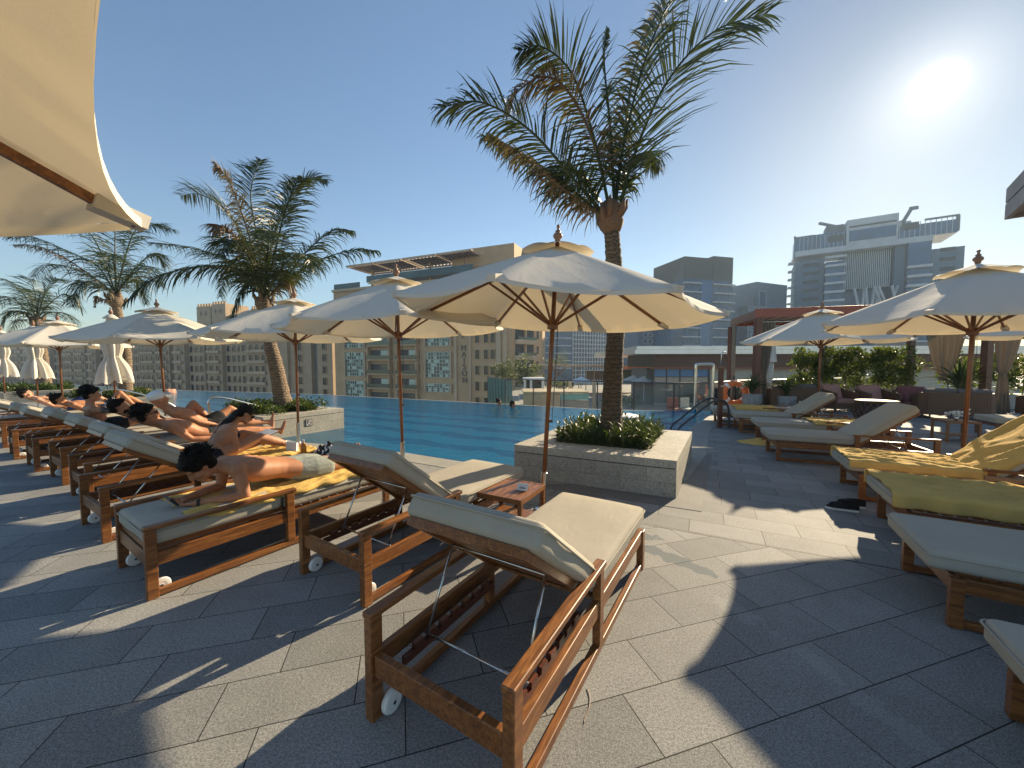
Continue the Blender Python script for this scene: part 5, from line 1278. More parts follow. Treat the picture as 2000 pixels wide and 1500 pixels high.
# ------------------------------------------------------------------ lounge area on the right
def wicker_mat():
    m, nt, b, o = newmat('wicker'); v = coords(nt)
    sx = nd(nt, 'ShaderNodeSeparateXYZ'); nt.links.new(v, sx.inputs[0])
    s = 62.0
    xs = mathn(nt, 'MULTIPLY', mathn(nt, 'ADD', sx.outputs[0], sx.outputs[1]), s); zs = mathn(nt, 'MULTIPLY', sx.outputs[2], s)
    a = mathn(nt, 'ABSOLUTE', mathn(nt, 'SINE', xs)); c = mathn(nt, 'ABSOLUTE', mathn(nt, 'SINE', zs)); h = mathn(nt, 'MAXIMUM', a, c)
    nt.links.new(ramp(nt, h, [(.45, (.02, .012, .007)), (.8, (.15, .075, .038))]), b.inputs['Base Color']); b.inputs['Roughness'].default_value = .6
    bump(nt, b, h, .6, .01); return m
WICK = wicker_mat()
def wsofa(x, y, rz, W, label, cush, name='wicker_sofa', cat='sofa', pillows=2, D=.75, H=.74, arm=.62):
    t = empty(name, (x, y, 0), rz, label, cat, 'wicker seats in the lounge area')
    sh = MB()
    pts = [(-W/2, -D/2), (-W/2, D/2-.15), (-W/2+.15, D/2), (W/2-.15, D/2), (W/2, D/2-.15), (W/2, -D/2)]
    for i in range(len(pts)-1):
        a, b = Vector((*pts[i], 0)), Vector((*pts[i+1], 0)); d = (b-a).normalized(); n = Vector((-d.y, d.x, 0)); h0 = arm if i == 0 else H; h1 = arm if i == 4 else H
        h0 = arm if i in (0,) else H; h1 = arm if i == 4 else H
        i0, i1 = a-n*.06, b-n*.06
        sh.add([(a.x, a.y, .12), (b.x, b.y, .12), (i1.x, i1.y, .12), (i0.x, i0.y, .12), (a.x, a.y, h0), (b.x, b.y, h1), (i1.x, i1.y, h1), (i0.x, i0.y, h0)], [(3, 2, 1, 0), (4, 5, 6, 7), (0, 1, 5, 4), (1, 2, 6, 5), (2, 3, 7, 6), (3, 0, 4, 7)])
    sh.bb(-W/2+.07, W/2-.07, -D/2+.01, D/2-.08, .12, .28); fix_o(sh.build('woven_frame', WICK, t, bevel=.015))
    for a in (-1, 1):
        for b in (-1, 1): MB().lathe([(.018, 0), (.026, .12)], seg=10).build('leg', DMETAL, t, loc=(a*(W/2-.1), b*(D/2-.12), 0))
    place('seat_cushion', cush_mesh(W-.18, D-.16, .14, cush, 3), t, (0, -.04, .35))
    for k in range(pillows):
        w = (W-.2)/pillows; place('back_cushion', cush_mesh(w-.02, .46, .17, cush, k+5), t, (-W/2+.1+w*(k+.5), D/2-.2, .62), (R(72), 0, R(4*(k-.5))))
    return t
def cush_mesh(W, L, T, mat, seed):
    me = cushion_mesh(L, W, T, seed); me.materials.clear(); me.materials.append(mat)
    if False: pass
    return me
wsofa(9.35, 12.75, R(180), 1.55, 'wicker sofa with rumpled grey cushions behind the potted plants', GREYC)
wsofa(10.55, 12.3, R(8), .82, 'wicker armchair with a pink back cushion, left one of the two facing us', PINKC, 'wicker_armchair', 'armchair', 1)
wsofa(11.45, 11.95, R(-4), .82, 'wicker armchair with a pink back cushion, right one beyond the round woven table', PINKC, 'wicker_armchair', 'armchair', 1)
wsofa(12.1, 11.4, R(-30), .8, 'wicker armchair with a dark mauve cushion beside the rumpled sofa', PURPC, 'wicker_armchair', 'armchair', 1)
wsofa(12.35, 10.6, R(150), 1.5, 'wicker sofa seen from behind under the hanging curtains, mauve-grey cushions', GREYC)
wsofa(15.2, 10.4, R(170), 1.5, 'dim sofa at the right edge behind the curtain', GREYC)
dt = empty('woven_table', (10.0, 10.35, 0), 0, 'round drum table of open woven wicker', 'table')
dm = MB()
for k in range(22):
    a = 2*math.pi*k/22
    for s in (-1, 1): dm.tube([(.5*math.cos(a+s*j*.16)*(1-.12*abs(j-2)/2), .5*math.sin(a+s*j*.16)*(1-.12*abs(j-2)/2), .02+j*.12) for j in range(5)], .011, 5)
dm.build('woven_side', WICK, dt); MB().lathe([(.46, .50), (.47, .51), (.47, .53), (.45, .54)], seg=32).build('table_top', WICK, dt, True); MB().lathe([(.36, .02), (.36, .49)], seg=24).build('core', DARKI, dt)
db = empty('daybed', (11.1, 7.75, 0), R(-27), 'low grey cushioned bench in shade at the right edge', 'bench')
MB().bb(-.95, .95, -.36, .36, .24, .29).build('frame', DWOOD, db, bevel=.004); place('seat_cushion', cush_mesh(1.9, .74, .13, CUSH, 2), db, (0, 0, .36))
for a in (-1, 1):
    for b in (-1, 1): MB().bb(-.025, .025, -.025, .025, 0, .24).build('leg', DWOOD, db, loc=(a*.9, b*.33, 0))
# cabana
cA, cB = Vector((8.22, 12.75, 0)), Vector((14.0, 11.2, 0)); dn = Vector((.26, .965, 0)); RB = wood('red_hardwood', (.16, .03, .012), (.30, .055, .022), (.38, .08, .03), stretch=(1, 1, 12), rough=.4)
cab = empty('cabana', cA, 0, 'red-brown timber cabana with tied curtains on the right', 'cabana')
def cb(name, a, b, w, h, mat=DWOOD): MB().beam(a-cA, b-cA, w, h).build(name, mat, cab, bevel=.006)
Zt = 3.22; up = Vector((0, 0, Zt))
for p in (cA, cB, cA+dn*3, cB+dn*3): MB().bb(-.09, .09, -.09, .09, 0, Zt-.17).build('post', DWOOD, cab, loc=p-cA, bevel=.006)
cb('beam', cA-(cB-cA).normalized()*.1+up, cB+(cB-cA).normalized()*.1+up, .12, .30, RB); cb('beam', cA+dn*3+up, cB+dn*3+up, .12, .30, RB)
cb('beam', cA+dn*.07+up, cA+dn*2.93+up, .1, .26); cb('beam', cB+dn*.07+up, cB+dn*2.93+up, .1, .26)
for k in range(1, 15):
    a = cA.lerp(cB, k/15)+Vector((0, 0, Zt-.06)); cb('roof_slat', a+dn*.08, a+dn*2.9, .10, .04)
rp = MB(); q = [cA+dn*.07-cA, cB+dn*.07-cA, cB+dn*2.93-cA, cA+dn*2.93-cA]; rp.prism([(v.x, v.y) for v in q], Zt+.02, Zt+.06); fix_o(rp.build('roof_panel', DWOOD, cab))
cb('curtain_rail', cA.lerp(cB, .02)+Vector((0, 0, Zt-.28))+dn*.1, cB+Vector((0, 0, Zt-.28))+dn*.1, .03, .02, METAL)
def curtain(x, y, rz, label, wt_, wtie, wb, zt, ztie, zb, shift=0, seed=0, below=True):
    t = empty('curtain', (x, y, 0), rz, label, 'curtain', 'curtains of the cabana')
    def fn(u, v):
        z = zt+(zb-zt)*v
        if z > ztie:
            k = (z-ztie)/(zt-ztie); w = wtie+(wt_-wtie)*k**.55; cx = shift*k
        else:
            k = (ztie-z)/max(.01, ztie-zb); w = wtie+(wb-wtie)*k**.7; cx = 0
        a = u*2-1
        return Vector((cx+a*w/2, .05*math.sin(a*19+seed+z*.6)*(.35+.65*min(1, w/.6))+.03*math.sin(a*7+seed), z+.02*math.sin(a*9)))
    o = MB().grid(80, 44, fn).build('drape', CURT, t, True); sm = o.modifiers.new('thick', 'SOLIDIFY'); sm.thickness = .006
    if below: MB().tube([(math.cos(a)*wtie*.56, math.sin(a)*.07, ztie) for a in [2*math.pi*k/14 for k in range(14)]], .016, 6, closed=True).build('tie_back', CURT, t)
    return t
curtain(8.52, 12.82, R(-15), 'pale curtain tied to the left front post of the cabana, falling to the floor', .55, .12, .40, 3.0, 1.15, .05, .05, 1)
curtain(8.1, 13.9, R(60), 'lighter curtain bunched behind the left cabana post', .5, .16, .3, 2.95, 1.2, .3, 0, 4)
curtain(13.75, 12.05, R(-15), 'wide gathered curtain swagged to a point, middle of the cabana', 1.15, .16, .22, 3.0, 1.2, 1.0, 0, 2)
curtain(14.55, 11.25, R(-15), 'narrow curtain tied back beside the right cabana post, reaching the floor', .75, .12, .42, 3.0, 1.25, .06, .1, 5)
# lamp, ring, pots, hedges
lp = empty('floor_lamp', (8.78, 13.0, 0), 0, 'outdoor lamp with a large off-white tapered shade beside the cabana post', 'lamp')
MB().lathe([(.25, 1.60), (.245, 1.605), (.19, 2.18), (.185, 2.185)], seg=28).build('lamp_shade', CURT if False else simple('lampshade_linen', (.62, .58, .50), .9), lp, True)
MB().lathe([(.16, 1.60), (.15, 1.2), (.10, .6), (.13, 0)], seg=20).build('lamp_base', simple('pale_ceramic', (.55, .55, .5), .5), lp, True); MB().lathe([(.2, 0), (.2, .02)], seg=20).build('foot_plate', METAL, lp)
lr = empty('life_ring', (7.55, 12.8, .55), R(-10), 'orange life ring hanging on a stand left of the potted plants', 'life ring')
ringp = [(math.cos(2*math.pi*k/36)*.33, 0, math.sin(2*math.pi*k/36)*.33) for k in range(36)]
MB().tube(ringp, .085, 12, closed=True).build('ring', ORANGE, lr, True)
for k in range(4):
    a0 = R(45+90*k); MB().tube([(math.cos(a0+j*.06)*.33, 0, math.sin(a0+j*.06)*.33) for j in (-2, -1, 0, 1, 2)], .088, 12).build('reflective_band', WHITEP, lr, True)
MB().tube([(math.cos(2*math.pi*k/24)*.44, .0, math.sin(2*math.pi*k/24)*.44) for k in range(24)], .01, 6, closed=True).build('grab_line', WHITEC, lr)
MB().bb(-.03, .03, .1, .16, -.55, .6).build('stand', DMETAL, lr)
def spiky(x, y, label, h, pr, seed, n=26, leaf=.7, pm=POT, wide=.06):
    t = empty('potted_plant', (x, y, 0), 0, label, 'potted plant', 'potted plants by the lounge')
    MB().lathe([(pr*.75, 0), (pr, h*.5), (pr*1.02, h), (pr*.9, h), (pr*.88, h-.05)], seg=24).build('pot', pm, t, True)
    rnd = random.Random(seed); mb = MB()
    for k in range(n):
        a = rnd.uniform(0, 6.28); tl = rnd.uniform(.2, 1.1); L = leaf*rnd.uniform(.6, 1.1); o = Vector((math.cos(a), math.sin(a), 0)); sd = Vector((-o.y, o.x, 0)); q = []
        for j in range(6):
            f = j/5; q.append(Vector((0, 0, h))+o*(L*math.sin(tl*f)*f+.03)+Vector((0, 0, L*f*math.cos(tl*f)**1.5)))
        vs = []
        for j, p in enumerate(q): w = wide*(1-j/5)**.7+.003; vs += [p-sd*w*.5+Vector((0, 0, w*.25)), p, p+sd*w*.5+Vector((0, 0, w*.25))]
        mb.add(vs, [(3*j, 3*j+1, 3*j+4, 3*j+3) for j in range(5)]+[(3*j+1, 3*j+2, 3*j+5, 3*j+4) for j in range(5)])
    mb.build('leaves', SHRUB, t); return t
spiky(7.95, 12.5, 'bushy dark plant in a grey pot, left of the cabana post', .55, .28, 1, 90, .75)
spiky(8.95, 12.3, 'bushy dark plant in a grey pot, right of the cabana post', .50, .26, 2, 90, .8)
spiky(9.0, 11.6, 'small dark plant in a low pot in front of the wicker sofa', .18, .16, 3, 40, .4)
spiky(13.4, 11.3, 'tall dark leafy plant in a grey planter beside the right cabana post', .62, .3, 6, 60, 1.1, wide=.12)
def hedge(a, b, z0, z1, d, label, n, seed, size=.11):
    a, b = Vector(a), Vector(b); L = (b-a).length; u = (b-a).normalized(); v = Vector((-u.y, u.x, 0)); rnd = random.Random(seed); cs = []
    m = int(L*(z1-z0)*26)
    for i in range(m):
        p = a+u*rnd.uniform(0, L)+v*rnd.uniform(-d/2, d/2); z = rnd.uniform(z0, z1); r = rnd.uniform(.12, .24)
        cs.append(((p.x-a.x, p.y-a.y, z), (r, r, r)))
    t = empty('hedge', a, 0, label, 'hedge', 'clipped hedges behind the lounge')
    leafy('foliage', HEDGE, cs, n, size, parent=t, upright=.3, asp=1.9, seed=seed)
    tr = MB(); q = [Vector((0, 0, 0))-v*d*.55, (b-a)-v*d*.55, (b-a)+v*d*.55, v*d*.55]; tr.prism([(p.x, p.y) for p in q], 0, .5); fix_o(tr.build('trough', simple('cream_trough', (.42, .39, .33), .7), t, bevel=.01))
    st = MB()
    for i in range(int(L*2)): p = u*(i+.5)/2; st.tube([(p.x, p.y, .5), (p.x+rnd.uniform(-.1, .1), p.y, z0+.3), (p.x+rnd.uniform(-.2, .2), p.y, z1-.2)], [.02, .015, .006], 5)
    st.build('stem', TRUNKM, t)
hedge((10.6, 14.2, 0), (14.6, 13.6, 0), .80, 2.0, .6, 'long clipped sunlit hedge behind the two pink armchairs', 80, 21)
hedge((15.4, 13.6, 0), (20.5, 12.2, 0), .7, 1.85, .5, 'clipped hedge behind the curtains at the right', 46, 22)
spiky(12.3, 14.9, 'dry looking spiky plant rising behind the cabana roof', 2.2, .2, 9, 34, 1.4, pm=POT)
# ------------------------------------------------------------------ far buildings
class Fac:
    """a facade standing between plan points A and B; px() gives the distance along it seen at picture column px"""
    def __init__(s, A, B): s.A = Vector((A[0], A[1], 0)); s.B = Vector((B[0], B[1], 0)); s.d = (s.B-s.A).normalized(); s.n = Vector((s.d.y, -s.d.x, 0)); s.L = (s.B-s.A).length; s.n = s.n if s.n.dot(-s.A) > 0 else -s.n
    def s(s, px):
        u = (px-1000)/F_PX; return (u*s.A.y-s.A.x)/(s.d.x-u*s.d.y)
    def Y(s, px): return s.A.y+s.d.y*s.s(px)
    def z(s, px, py): return PX(px, py, s.Y(px)).z
    def M(s, x=0, z=0): return Matrix((( s.d.x, -s.n.x, 0, 0), (s.d.y, -s.n.y, 0, 0), (0, 0, 1, 0), (0, 0, 0, 1)))
    def box(s, mb, s0, s1, z0, z1, out=0, dep=12):
        """front face out metres proud of the facade plane, dep deep"""
        a, b = s.A+s.d*s0+s.n*out, s.A+s.d*s1+s.n*out; c = -s.n*dep
        mb.prism([(v.x-s.O.x, v.y-s.O.y) for v in (a, b, b+c, a+c)], z0, z1); return mb
    O = Vector((0, 0, 0))
    def pbox(s, mb, p0, p1, z0, z1, out=0, dep=12): return s.box(mb, s.s(p0), s.s(p1), z0, z1, out, dep)
def fb(mb, name, mat, parent): return fix_o(mb.build(name, mat, parent))
WIN = {}
def win_mesh(w, h, arch, gl, fr, frame=.10, mull=False, dep=.18):
    k = (round(w, 2), round(h, 2), arch, gl.name, fr.name, mull)
    if k in WIN: return WIN[k]
    g = MB(); f = MB()
    if arch:
        g.bb(-w/2, w/2, -.03, .03, 0, h-w/2); n = 8
        pts = [(math.cos(math.pi*i/n)*w/2, h-w/2+math.sin(math.pi*i/n)*w/2) for i in range(n+1)]
        g.add([(x, -.03, z) for x, z in pts], [tuple(range(n+1))[::-1]])
    else: g.bb(-w/2, w/2, -.03, .03, 0, h)
    f.bb(-w/2-frame, w/2+frame, -dep, .03, -frame, -.001); f.bb(-w/2-frame, -w/2, -dep, .03, 0, h-(w/2 if arch else 0)); f.bb(w/2, w/2+frame, -dep, .03, 0, h-(w/2 if arch else 0))
    if not arch: f.bb(-w/2-frame, w/2+frame, -dep, .03, h+.001, h+frame)
    if mull: f.bb(-.03, .03, -.06, .0, 0, h-.05); f.bb(-w/2, w/2, -.055, .0, h*.5-.03, h*.5+.03)
    me = g.mesh('window', gl); mf = f.mesh('window_frame', fr); WIN[k] = (me, mf); return WIN[k]
def windows(fac, root, spots, gl, fr, limit=46):
    """spots: (s, z, w, h, arch, out). Nearest ones are separate windows with frames, the rest one mesh"""
    rest = MB(); rf = MB(); ang = math.atan2(fac.d.y, fac.d.x)
    if fac.d.cross(Vector((0, 0, 1))).dot(fac.n) < 0: ang += math.pi
    for i, (s_, z, w, h, arch, out) in enumerate(spots):
        p = fac.A+fac.d*s_+fac.n*(out+.04)-fac.O; gm, fm = win_mesh(w, h, arch, gl, fr)
        if i < limit:
            o = place('window', gm, root, (p.x, p.y, z), (0, 0, ang)); place('window_frame', fm, o)
        else:
            M = Matrix.Translation((p.x, p.y, z)) @ Matrix.Rotation(ang, 4, 'Z')
            rest.add([M @ v.co for v in gm.vertices], [tuple(q.vertices) for q in gm.polygons]); rf.add([M @ v.co for v in fm.vertices], [tuple(q.vertices) for q in fm.polygons])
    if rest.v:
        o = rest.build('window_field', gl, root); o['kind'] = 'stuff'; o2 = rf.build('frame_field', fr, root); o2['kind'] = 'stuff'
# --- hotel-like building with vertical lettering
A_, B_ = (0, 80), (-46.6, 100)
F1 = Fac(A_, B_); mh_ = empty('apartment_building', (0, 80, 0), 0, 'beige building with vertical lettering down its wall and slatted roof pergolas', 'building'); F1.O = Vector((0, 80, 0))
m = MB(); F1.box(m, 0, F1.L, -26, 20.6, 0, 22); fb(m, 'wall', BEIGE, mh_)
m = MB(); F1.box(m, F1.s(1000)+.02, F1.s(880), 20.6, 26.9, -1.2, 12); fb(m, 'roof_block', BEIGE, mh_)
for w1, w2 in ((F1.s(893)-.1, F1.s(893)+.5), (F1.s(920)-.2, F1.s(920)+.3)): m = MB(); F1.box(m, w1, w2, -26, 20.5, .5, .6); fb(m, 'pilaster', BEIGEP, mh_)
for k, (p0, p1) in enumerate(((970, 979), (984, 991))):
    m = MB(); F1.pbox(m, p0, p1, -26, 20.4, .35, .5); fb(m, 'pilaster', BEIGEP, mh_)
m = MB(); F1.box(m, -.2, F1.L+.2, 20.0, 20.62, .4, .5); fb(m, 'cornice', BEIGEP, mh_)
fl_z = [F1.z(940, y)-.95 for y in (661, 692.5, 724, 754.5)]; pitch = (fl_z[0]-fl_z[3])/3
zs = [fl_z[3]+pitch*k for k in range(-2, 7)]
sp = [(F1.s(p), z, 1.0, 1.95, False, 0) for z in zs for p in (933, 950, 963)]
windows(F1, mh_, sorted(sp, key=lambda q: -q[1] if q[1] > 3 else q[1]), GLASSD, BEIGE, 40)
# glazed bays behind lattice screens, and balconies
def lattice_bay(p0, p1, z0, z1):
    s0, s1 = F1.s(p0), F1.s(p1); m = MB(); F1.box(m, s0, s1, z0, z1, .06, .05); fb(m, 'glazed_bay', GLASSG, mh_)
    l = MB(); n = 9; k = max(4, int((z1-z0)/.75)); rnd = random.Random(int(p0))
    for i in range(n+1): x = s0+(s1-s0)*i/n; F1.box(l, x-.06, x+.06, z0, z1, .2, .1)
    for j in range(k+1): z = z0+(z1-z0)*j/k; F1.box(l, min(s0, s1), max(s0, s1), z-.05, z+.05, .21, .1)
    for _ in range(n*k//2):
        i, j = rnd.randrange(n), rnd.randrange(k)
        F1.box(l, s0+(s1-s0)*(i+.1)/n, s0+(s1-s0)*(i+.9)/n, z0+(z1-z0)*(j+.12)/k, z0+(z1-z0)*(j+.88)/k, .15, .05)
    fb(l, 'lattice_screen', LATT, mh_)
    fr = MB()
    for x in (s0, s1): fr = MB(); F1.box(fr, x-.2, x+.2, z0-.2, z1+.2, .55, .6); fb(fr, 'bay_jamb', BEIGEP, mh_)
for za, zb_ in ((F1.z(857, 765), F1.z(857, 750)), (F1.z(857, 737), F1.z(857, 688)), (F1.z(857, 675), F1.z(857, 626)), (F1.z(857, 612), F1.z(857, 572))):
    lattice_bay(832, 882, za, zb_)
for za, zb_ in ((F1.z(695, 780), F1.z(695, 744)), (F1.z(695, 734), F1.z(695, 689)), (F1.z(695, 679), F1.z(695, 640)), (F1.z(695, 630), F1.z(695, 592))):
    lattice_bay(676, 715, za, zb_)
for p0, p1 in ((722, 767), (778, 820)):
    for k, z in enumerate([fl_z[3]+.2+pitch*q for q in range(-1, 7)]):
        s0, s1 = F1.s(p0), F1.s(p1)
        m = MB(); F1.box(m, s0, s1, z-.2, z+2.1, .04, .05); fb(m, 'recess_shade_panel', DARKI, mh_)  # flat near-black panel; the shade of the recess is painted
        m = MB(); F1.box(m, s0-.3, s1+.3, z-.55, z-.2, 1.2, 1.2); fb(m, 'balcony_slab', BEIGE, mh_)
        m = MB(); F1.box(m, s0, s1, z-.19, z+.75, 1.15, .06); fb(m, 'balcony_glass', GLASSG, mh_)
        m = MB(); F1.box(m, s0+(s1-s0)*.52, s1-(s1-s0)*.04, z-.15, z+2.0, .12, .05); fb(m, 'sliding_door', LATT if k % 2 else GLASSG, mh_)
        for w1 in (s0-.5, s1+.1): m = MB(); F1.box(m, w1, w1+.4, z-.6, z+2.75, 1.1, 1.1); fb(m, 'balcony_fin', BEIGE, mh_)
for ch, py in (('L', 656), ('M', 680), ('A', 693), ('I', 705), ('S', 717), ('O', 729.5), ('N', 743)):
    me = textmesh(ch, 1.75, .09); me.materials.append(DMETAL); px_ = 905.5+(py-656)*.03; s_ = F1.s(px_); p = F1.A+F1.d*s_+F1.n*.12-F1.O
    place('letter', me, mh_, (p.x, p.y, F1.z(px_, py)), (R(90), 0, math.atan2(-F1.d.y, -F1.d.x)))
# right return with stacked balconies
F2 = Fac((0.02, 79.9), (6.9, 86.5)); F2.O = F1.O
m = MB(); F2.box(m, .02, F2.L, -26, 22.8, 0, 20); fb(m, 'side_wing', BEIGE, mh_)
for q in range(-5, 6):
    z = F2.z(1020, 694)+q*3.35
    m = MB(); F2.pbox(m, 1006, 1042, z, z+2.3, .04, .05); fb(m, 'recess_shade_panel', DARKI, mh_)  # same painted recess shade, a thin dark panel on the wall
    m = MB(); F2.pbox(m, 1005, 1043, z-.95, z-.05, 1.0, 1.0); fb(m, 'balcony_slab', BEIGEP, mh_)
    m = MB(); F2.pbox(m, 1006, 1042, z-.04, z+.55, .95, .05); fb(m, 'balcony_glass', GLASSG, mh_)
    m = MB(); F2.pbox(m, 1022.5, 1025, z, z+2.3, .6, .6); fb(m, 'divider', BEIGE, mh_)
    m = MB(); F2.pbox(m, 1048, 1051.5, z+.4, z+2.1, .05, .05); fb(m, 'window', GLASSD, mh_)
# roof terrace: glass rail and slatted pergola panels
m = MB(); F1.pbox(m, 925, 720, 21.6, 23.2, .1, .06); fb(m, 'roof_glass_rail', GLASSG, mh_)
m = MB(); F1.pbox(m, 930, 700, 20.62, 24.2, -5, 10); fb(m, 'penthouse', GREYW, mh_)
m = MB(); F1.pbox(m, 707, 657, 20.62, 22, .1, .06); fb(m, 'roof_glass_rail', GLASSG, mh_)
for (p0, p1) in ((935, 870), (868, 806), (803, 752), (750, 700)):
    s0, s1 = F1.s(p0), F1.s(p1); 
    f = MB()
    for t_ in (0, 1): F1.box(f, s0 if t_ == 0 else s1-.35, s0+.35 if t_ == 0 else s1, 25.0, 25.4, 3.2, 9)
    F1.box(f, s0, s1, 25.0, 25.4, 3.2, .4); F1.box(f, s0, s1, 25.0, 25.4, -5.4, .4); fb(f, 'pergola_frame', BEIGEP, mh_)
    f = MB(); n = 9
    for i in range(1, n): x = s0+(s1-s0)*i/n; F1.box(f, x-.16, x+.16, 25.08, 25.3, 2.8, 8.2)
    fb(f, 'pergola_slats', DWOOD, mh_); f = MB(); F1.box(f, s0+(s1-s0)*.06, s0+(s1-s0)*.94, 25.31, 25.36, 1.6, 6.4); fb(f, 'pergola_panel', DWOOD, mh_)
    f = MB(); F1.box(f, (s0+s1)/2-.2, (s0+s1)/2+.2, 20.6, 25, -1, .4); fb(f, 'pergola_post', BEIGE, mh_)
# --- long arcaded apartment block on the left
FA = Fac((-52, 111), (-290, 206)); FA.O = Vector((-52, 111, 0))
ar = empty('apartment_block', (-52, 111, 0), 0, 'long sand-coloured apartment block with arched windows behind the pool on the left', 'building')
spots = []; segs = []
x = 0.0; rnd = random.Random(8); typ = 0
wallb, wallr, dkr = MB(), MB(), MB()
floors = [-24, -20.6, -17.2, -13.9, -10.4, -7.9+.6, -3.9, -.5, 3.0, 6.4, 9.8]
plan = [('w', 6), ('dark', 2.4), ('w', 9), ('plain', 9), ('bay3', 10), ('w', 4)]
cyc = [('r3', 9), ('b2', 8), ('r1', 3.5), ('r3', 9), ('b1', 6.5), ('r1', 3), ('b2', 8), ('bay3', 10), ('r1', 4)]
x = .0
allsegs = plan+cyc*4+[('plain', 12)]+cyc*2
for (ty, w_) in allsegs:
    if x > FA.L: break
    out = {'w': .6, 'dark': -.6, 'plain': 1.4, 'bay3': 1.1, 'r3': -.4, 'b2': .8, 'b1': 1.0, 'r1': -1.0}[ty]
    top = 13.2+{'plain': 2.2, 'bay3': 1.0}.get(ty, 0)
    m = MB(); FA.box(m, x+.003, x+w_-.003, -26, top, out, 16+out); fb(m, 'wall', GREYW if ty in ('r1', 'dark') else SAND, ar)  # recessed strips turn grey: their shade is put into the wall colour
    cols = {'w': [.5], 'bay3': [.2, .5, .8], 'r3': [.18, .5, .82], 'b2': [.28, .72], 'b1': [.5], 'r1': [], 'plain': [.5], 'dark': []}[ty]
    for fz_i, fz in enumerate(floors):
        arch = fz_i in (9, 6) and ty in ('b2', 'b1', 'bay3', 'r3')
        for c in cols:
            ww = .6 if ty == 'plain' else 1.6 if ty in ('w', 'r3', 'bay3') else 1.9
            spots.append((x+w_*c, fz-.85, ww, .8 if ty == 'plain' else 2.15, arch, out))
    x += w_
spots.sort(key=lambda q: (q[0] > 150, abs(q[1]+1) > 9.5, q[0]))
windows(FA, ar, spots, GLASSD, BEIGEP, 70)
rest_b = MB(); xx = 0; nb = 0
for (ty, w_) in allsegs:
    if xx > FA.L: break
    if ty in ('b2', 'b1', 'bay3'):
        o_ = 1.1 if ty != 'b2' else .8
        for fz in floors[3:]+floors[:3]:
            m = MB() if nb < 96 else rest_b
            FA.box(m, xx+.6, xx+w_-.6, fz-1.35, fz-1.1, o_+.8, .8); FA.box(m, xx+.6, xx+w_-.6, fz-1.1, fz-.45, o_+.78, .06)
            if nb < 96: fb(m, 'balcony', BEIGEP, ar)
            nb += 1
    xx += w_
if rest_b.v: fb(rest_b, 'balcony_field', BEIGEP, ar)['kind'] = 'stuff'
m = MB(); FA.box(m, 2, FA.L, 13.2, 13.7, .9, 17); fb(m, 'cornice', BEIGEP, ar)
def pz(px, py): return FA.z(px, py)
m = MB(); FA.pbox(m, 515, 405, 13.7, pz(450, 613), -3, 14); fb(m, 'penthouse', SAND, ar)
for (p0, p1, t_) in ((404, 377, 597), (433, 406, 592), (507, 482, 601)):
    m = MB(); FA.pbox(m, p1, p0, 13.7, pz((p0+p1)/2, t_), -2, 8)
    s0, s1 = sorted((FA.s(p0), FA.s(p1))); n = 5
    for i in range(n): a = s0+(s1-s0)*i/n; FA.box(m, a+.1, a+(s1-s0)/n*.55, pz((p0+p1)/2, t_)+.001, pz((p0+p1)/2, t_)+.9, -2, .6)
    fb(m, 'roof_tower', SAND, ar)
    fake = [((s0+s1)/2+k*1.4, pz((p0+p1)/2, t_)-3.2, .7, 1.5, True, -2) for k in (-1, 1)]; windows(FA, ar, fake, GLASSD, BEIGEP, 5)
dpos = FA.A+FA.d*FA.s(468)-FA.n*9-FA.O
MB().ball((dpos.x, dpos.y, pz(468, 613)-1), (8, 8, pz(468, 598)-pz(468, 613)+1), 24, 14).build('dome', BEIGEP, ar, True)
windows(FA, ar, [(FA.s(p), pz(450, 626), 1.3, 2.6, True, -3) for p in (425, 437, 449, 461, 473)], GLASSD, BEIGEP, 5)
# round white table standing in the shallow end
tp_ = G(1211, 812, .3); pt_ = empty('pool_table', (tp_.x, tp_.y, -.3), 0, 'round pale table standing in the pool just behind the big palm trunk', 'table')
MB().lathe([(.40, .56), (.44, .58), (.45, .60), (.43, .62)], seg=30).build('table_top', WHITEW, pt_, True); MB().lathe([(.22, 0), (.16, .08), (.14, .5), (.2, .56)], seg=20).build('pedestal', DMETAL, pt_, True)
# --- towers
def tower(fac, label, name='tower'):
    fac.O = fac.A.copy(); return empty(name, fac.A, 0, label, 'tower')
FT = Fac((7.0, 196), (31.5, 200)); t1 = tower(FT, 'blue glass tower with curved white floor bands, left of the white gridded block')
m = MB(); FT.pbox(m, 1052, 1118, -26, FT.z(1085, 618), 0, 25); fb(m, 'wall', GLASSB, t1)
for k in range(16):
    z = FT.z(1090, 720)+k*3.9; m = MB(); FT.pbox(m, 1080 if k % 2 else 1082, 1114, z, z+.5, 1.4, 1.4); fb(m, 'balcony_band', PALEC, t1)
    if k < 12: m = MB(); FT.pbox(m, 1062, 1072, z+.2, z+.55, .6, .6); fb(m, 'balcony_band', PALEC, t1)
FG = Fac((36.5, 235), (64, 250)); t2 = tower(FG, 'office block with a regular white window grid beside the palm trunk', 'office_block')
m = MB(); FG.pbox(m, 1117, 1187, -26, FG.z(1150, 612), 0, 30); fb(m, 'wall', GLASSD, t2)
g = MB(); s0, s1 = FG.s(1118), FG.s(1187); n = 13
for i in range(n+1): xg = s0+(s1-s0)*i/n; FG.box(g, xg-.28, xg+.28, -26, FG.z(1150, 612), .6, .6)
fb(g, 'grid_fins', PALEC, t2); g = MB()
for j in range(26): z = FG.z(1150, 612)-j*2.75; FG.box(g, s0-.3, s1+.3, z-.55, z, .75, .75)
fb(g, 'grid_floors', PALEC, t2)
FM = Fac((68, 152), (91, 158)); t3 = tower(FM, 'mid-height glass tower with a dark unfinished top and white balcony bands')
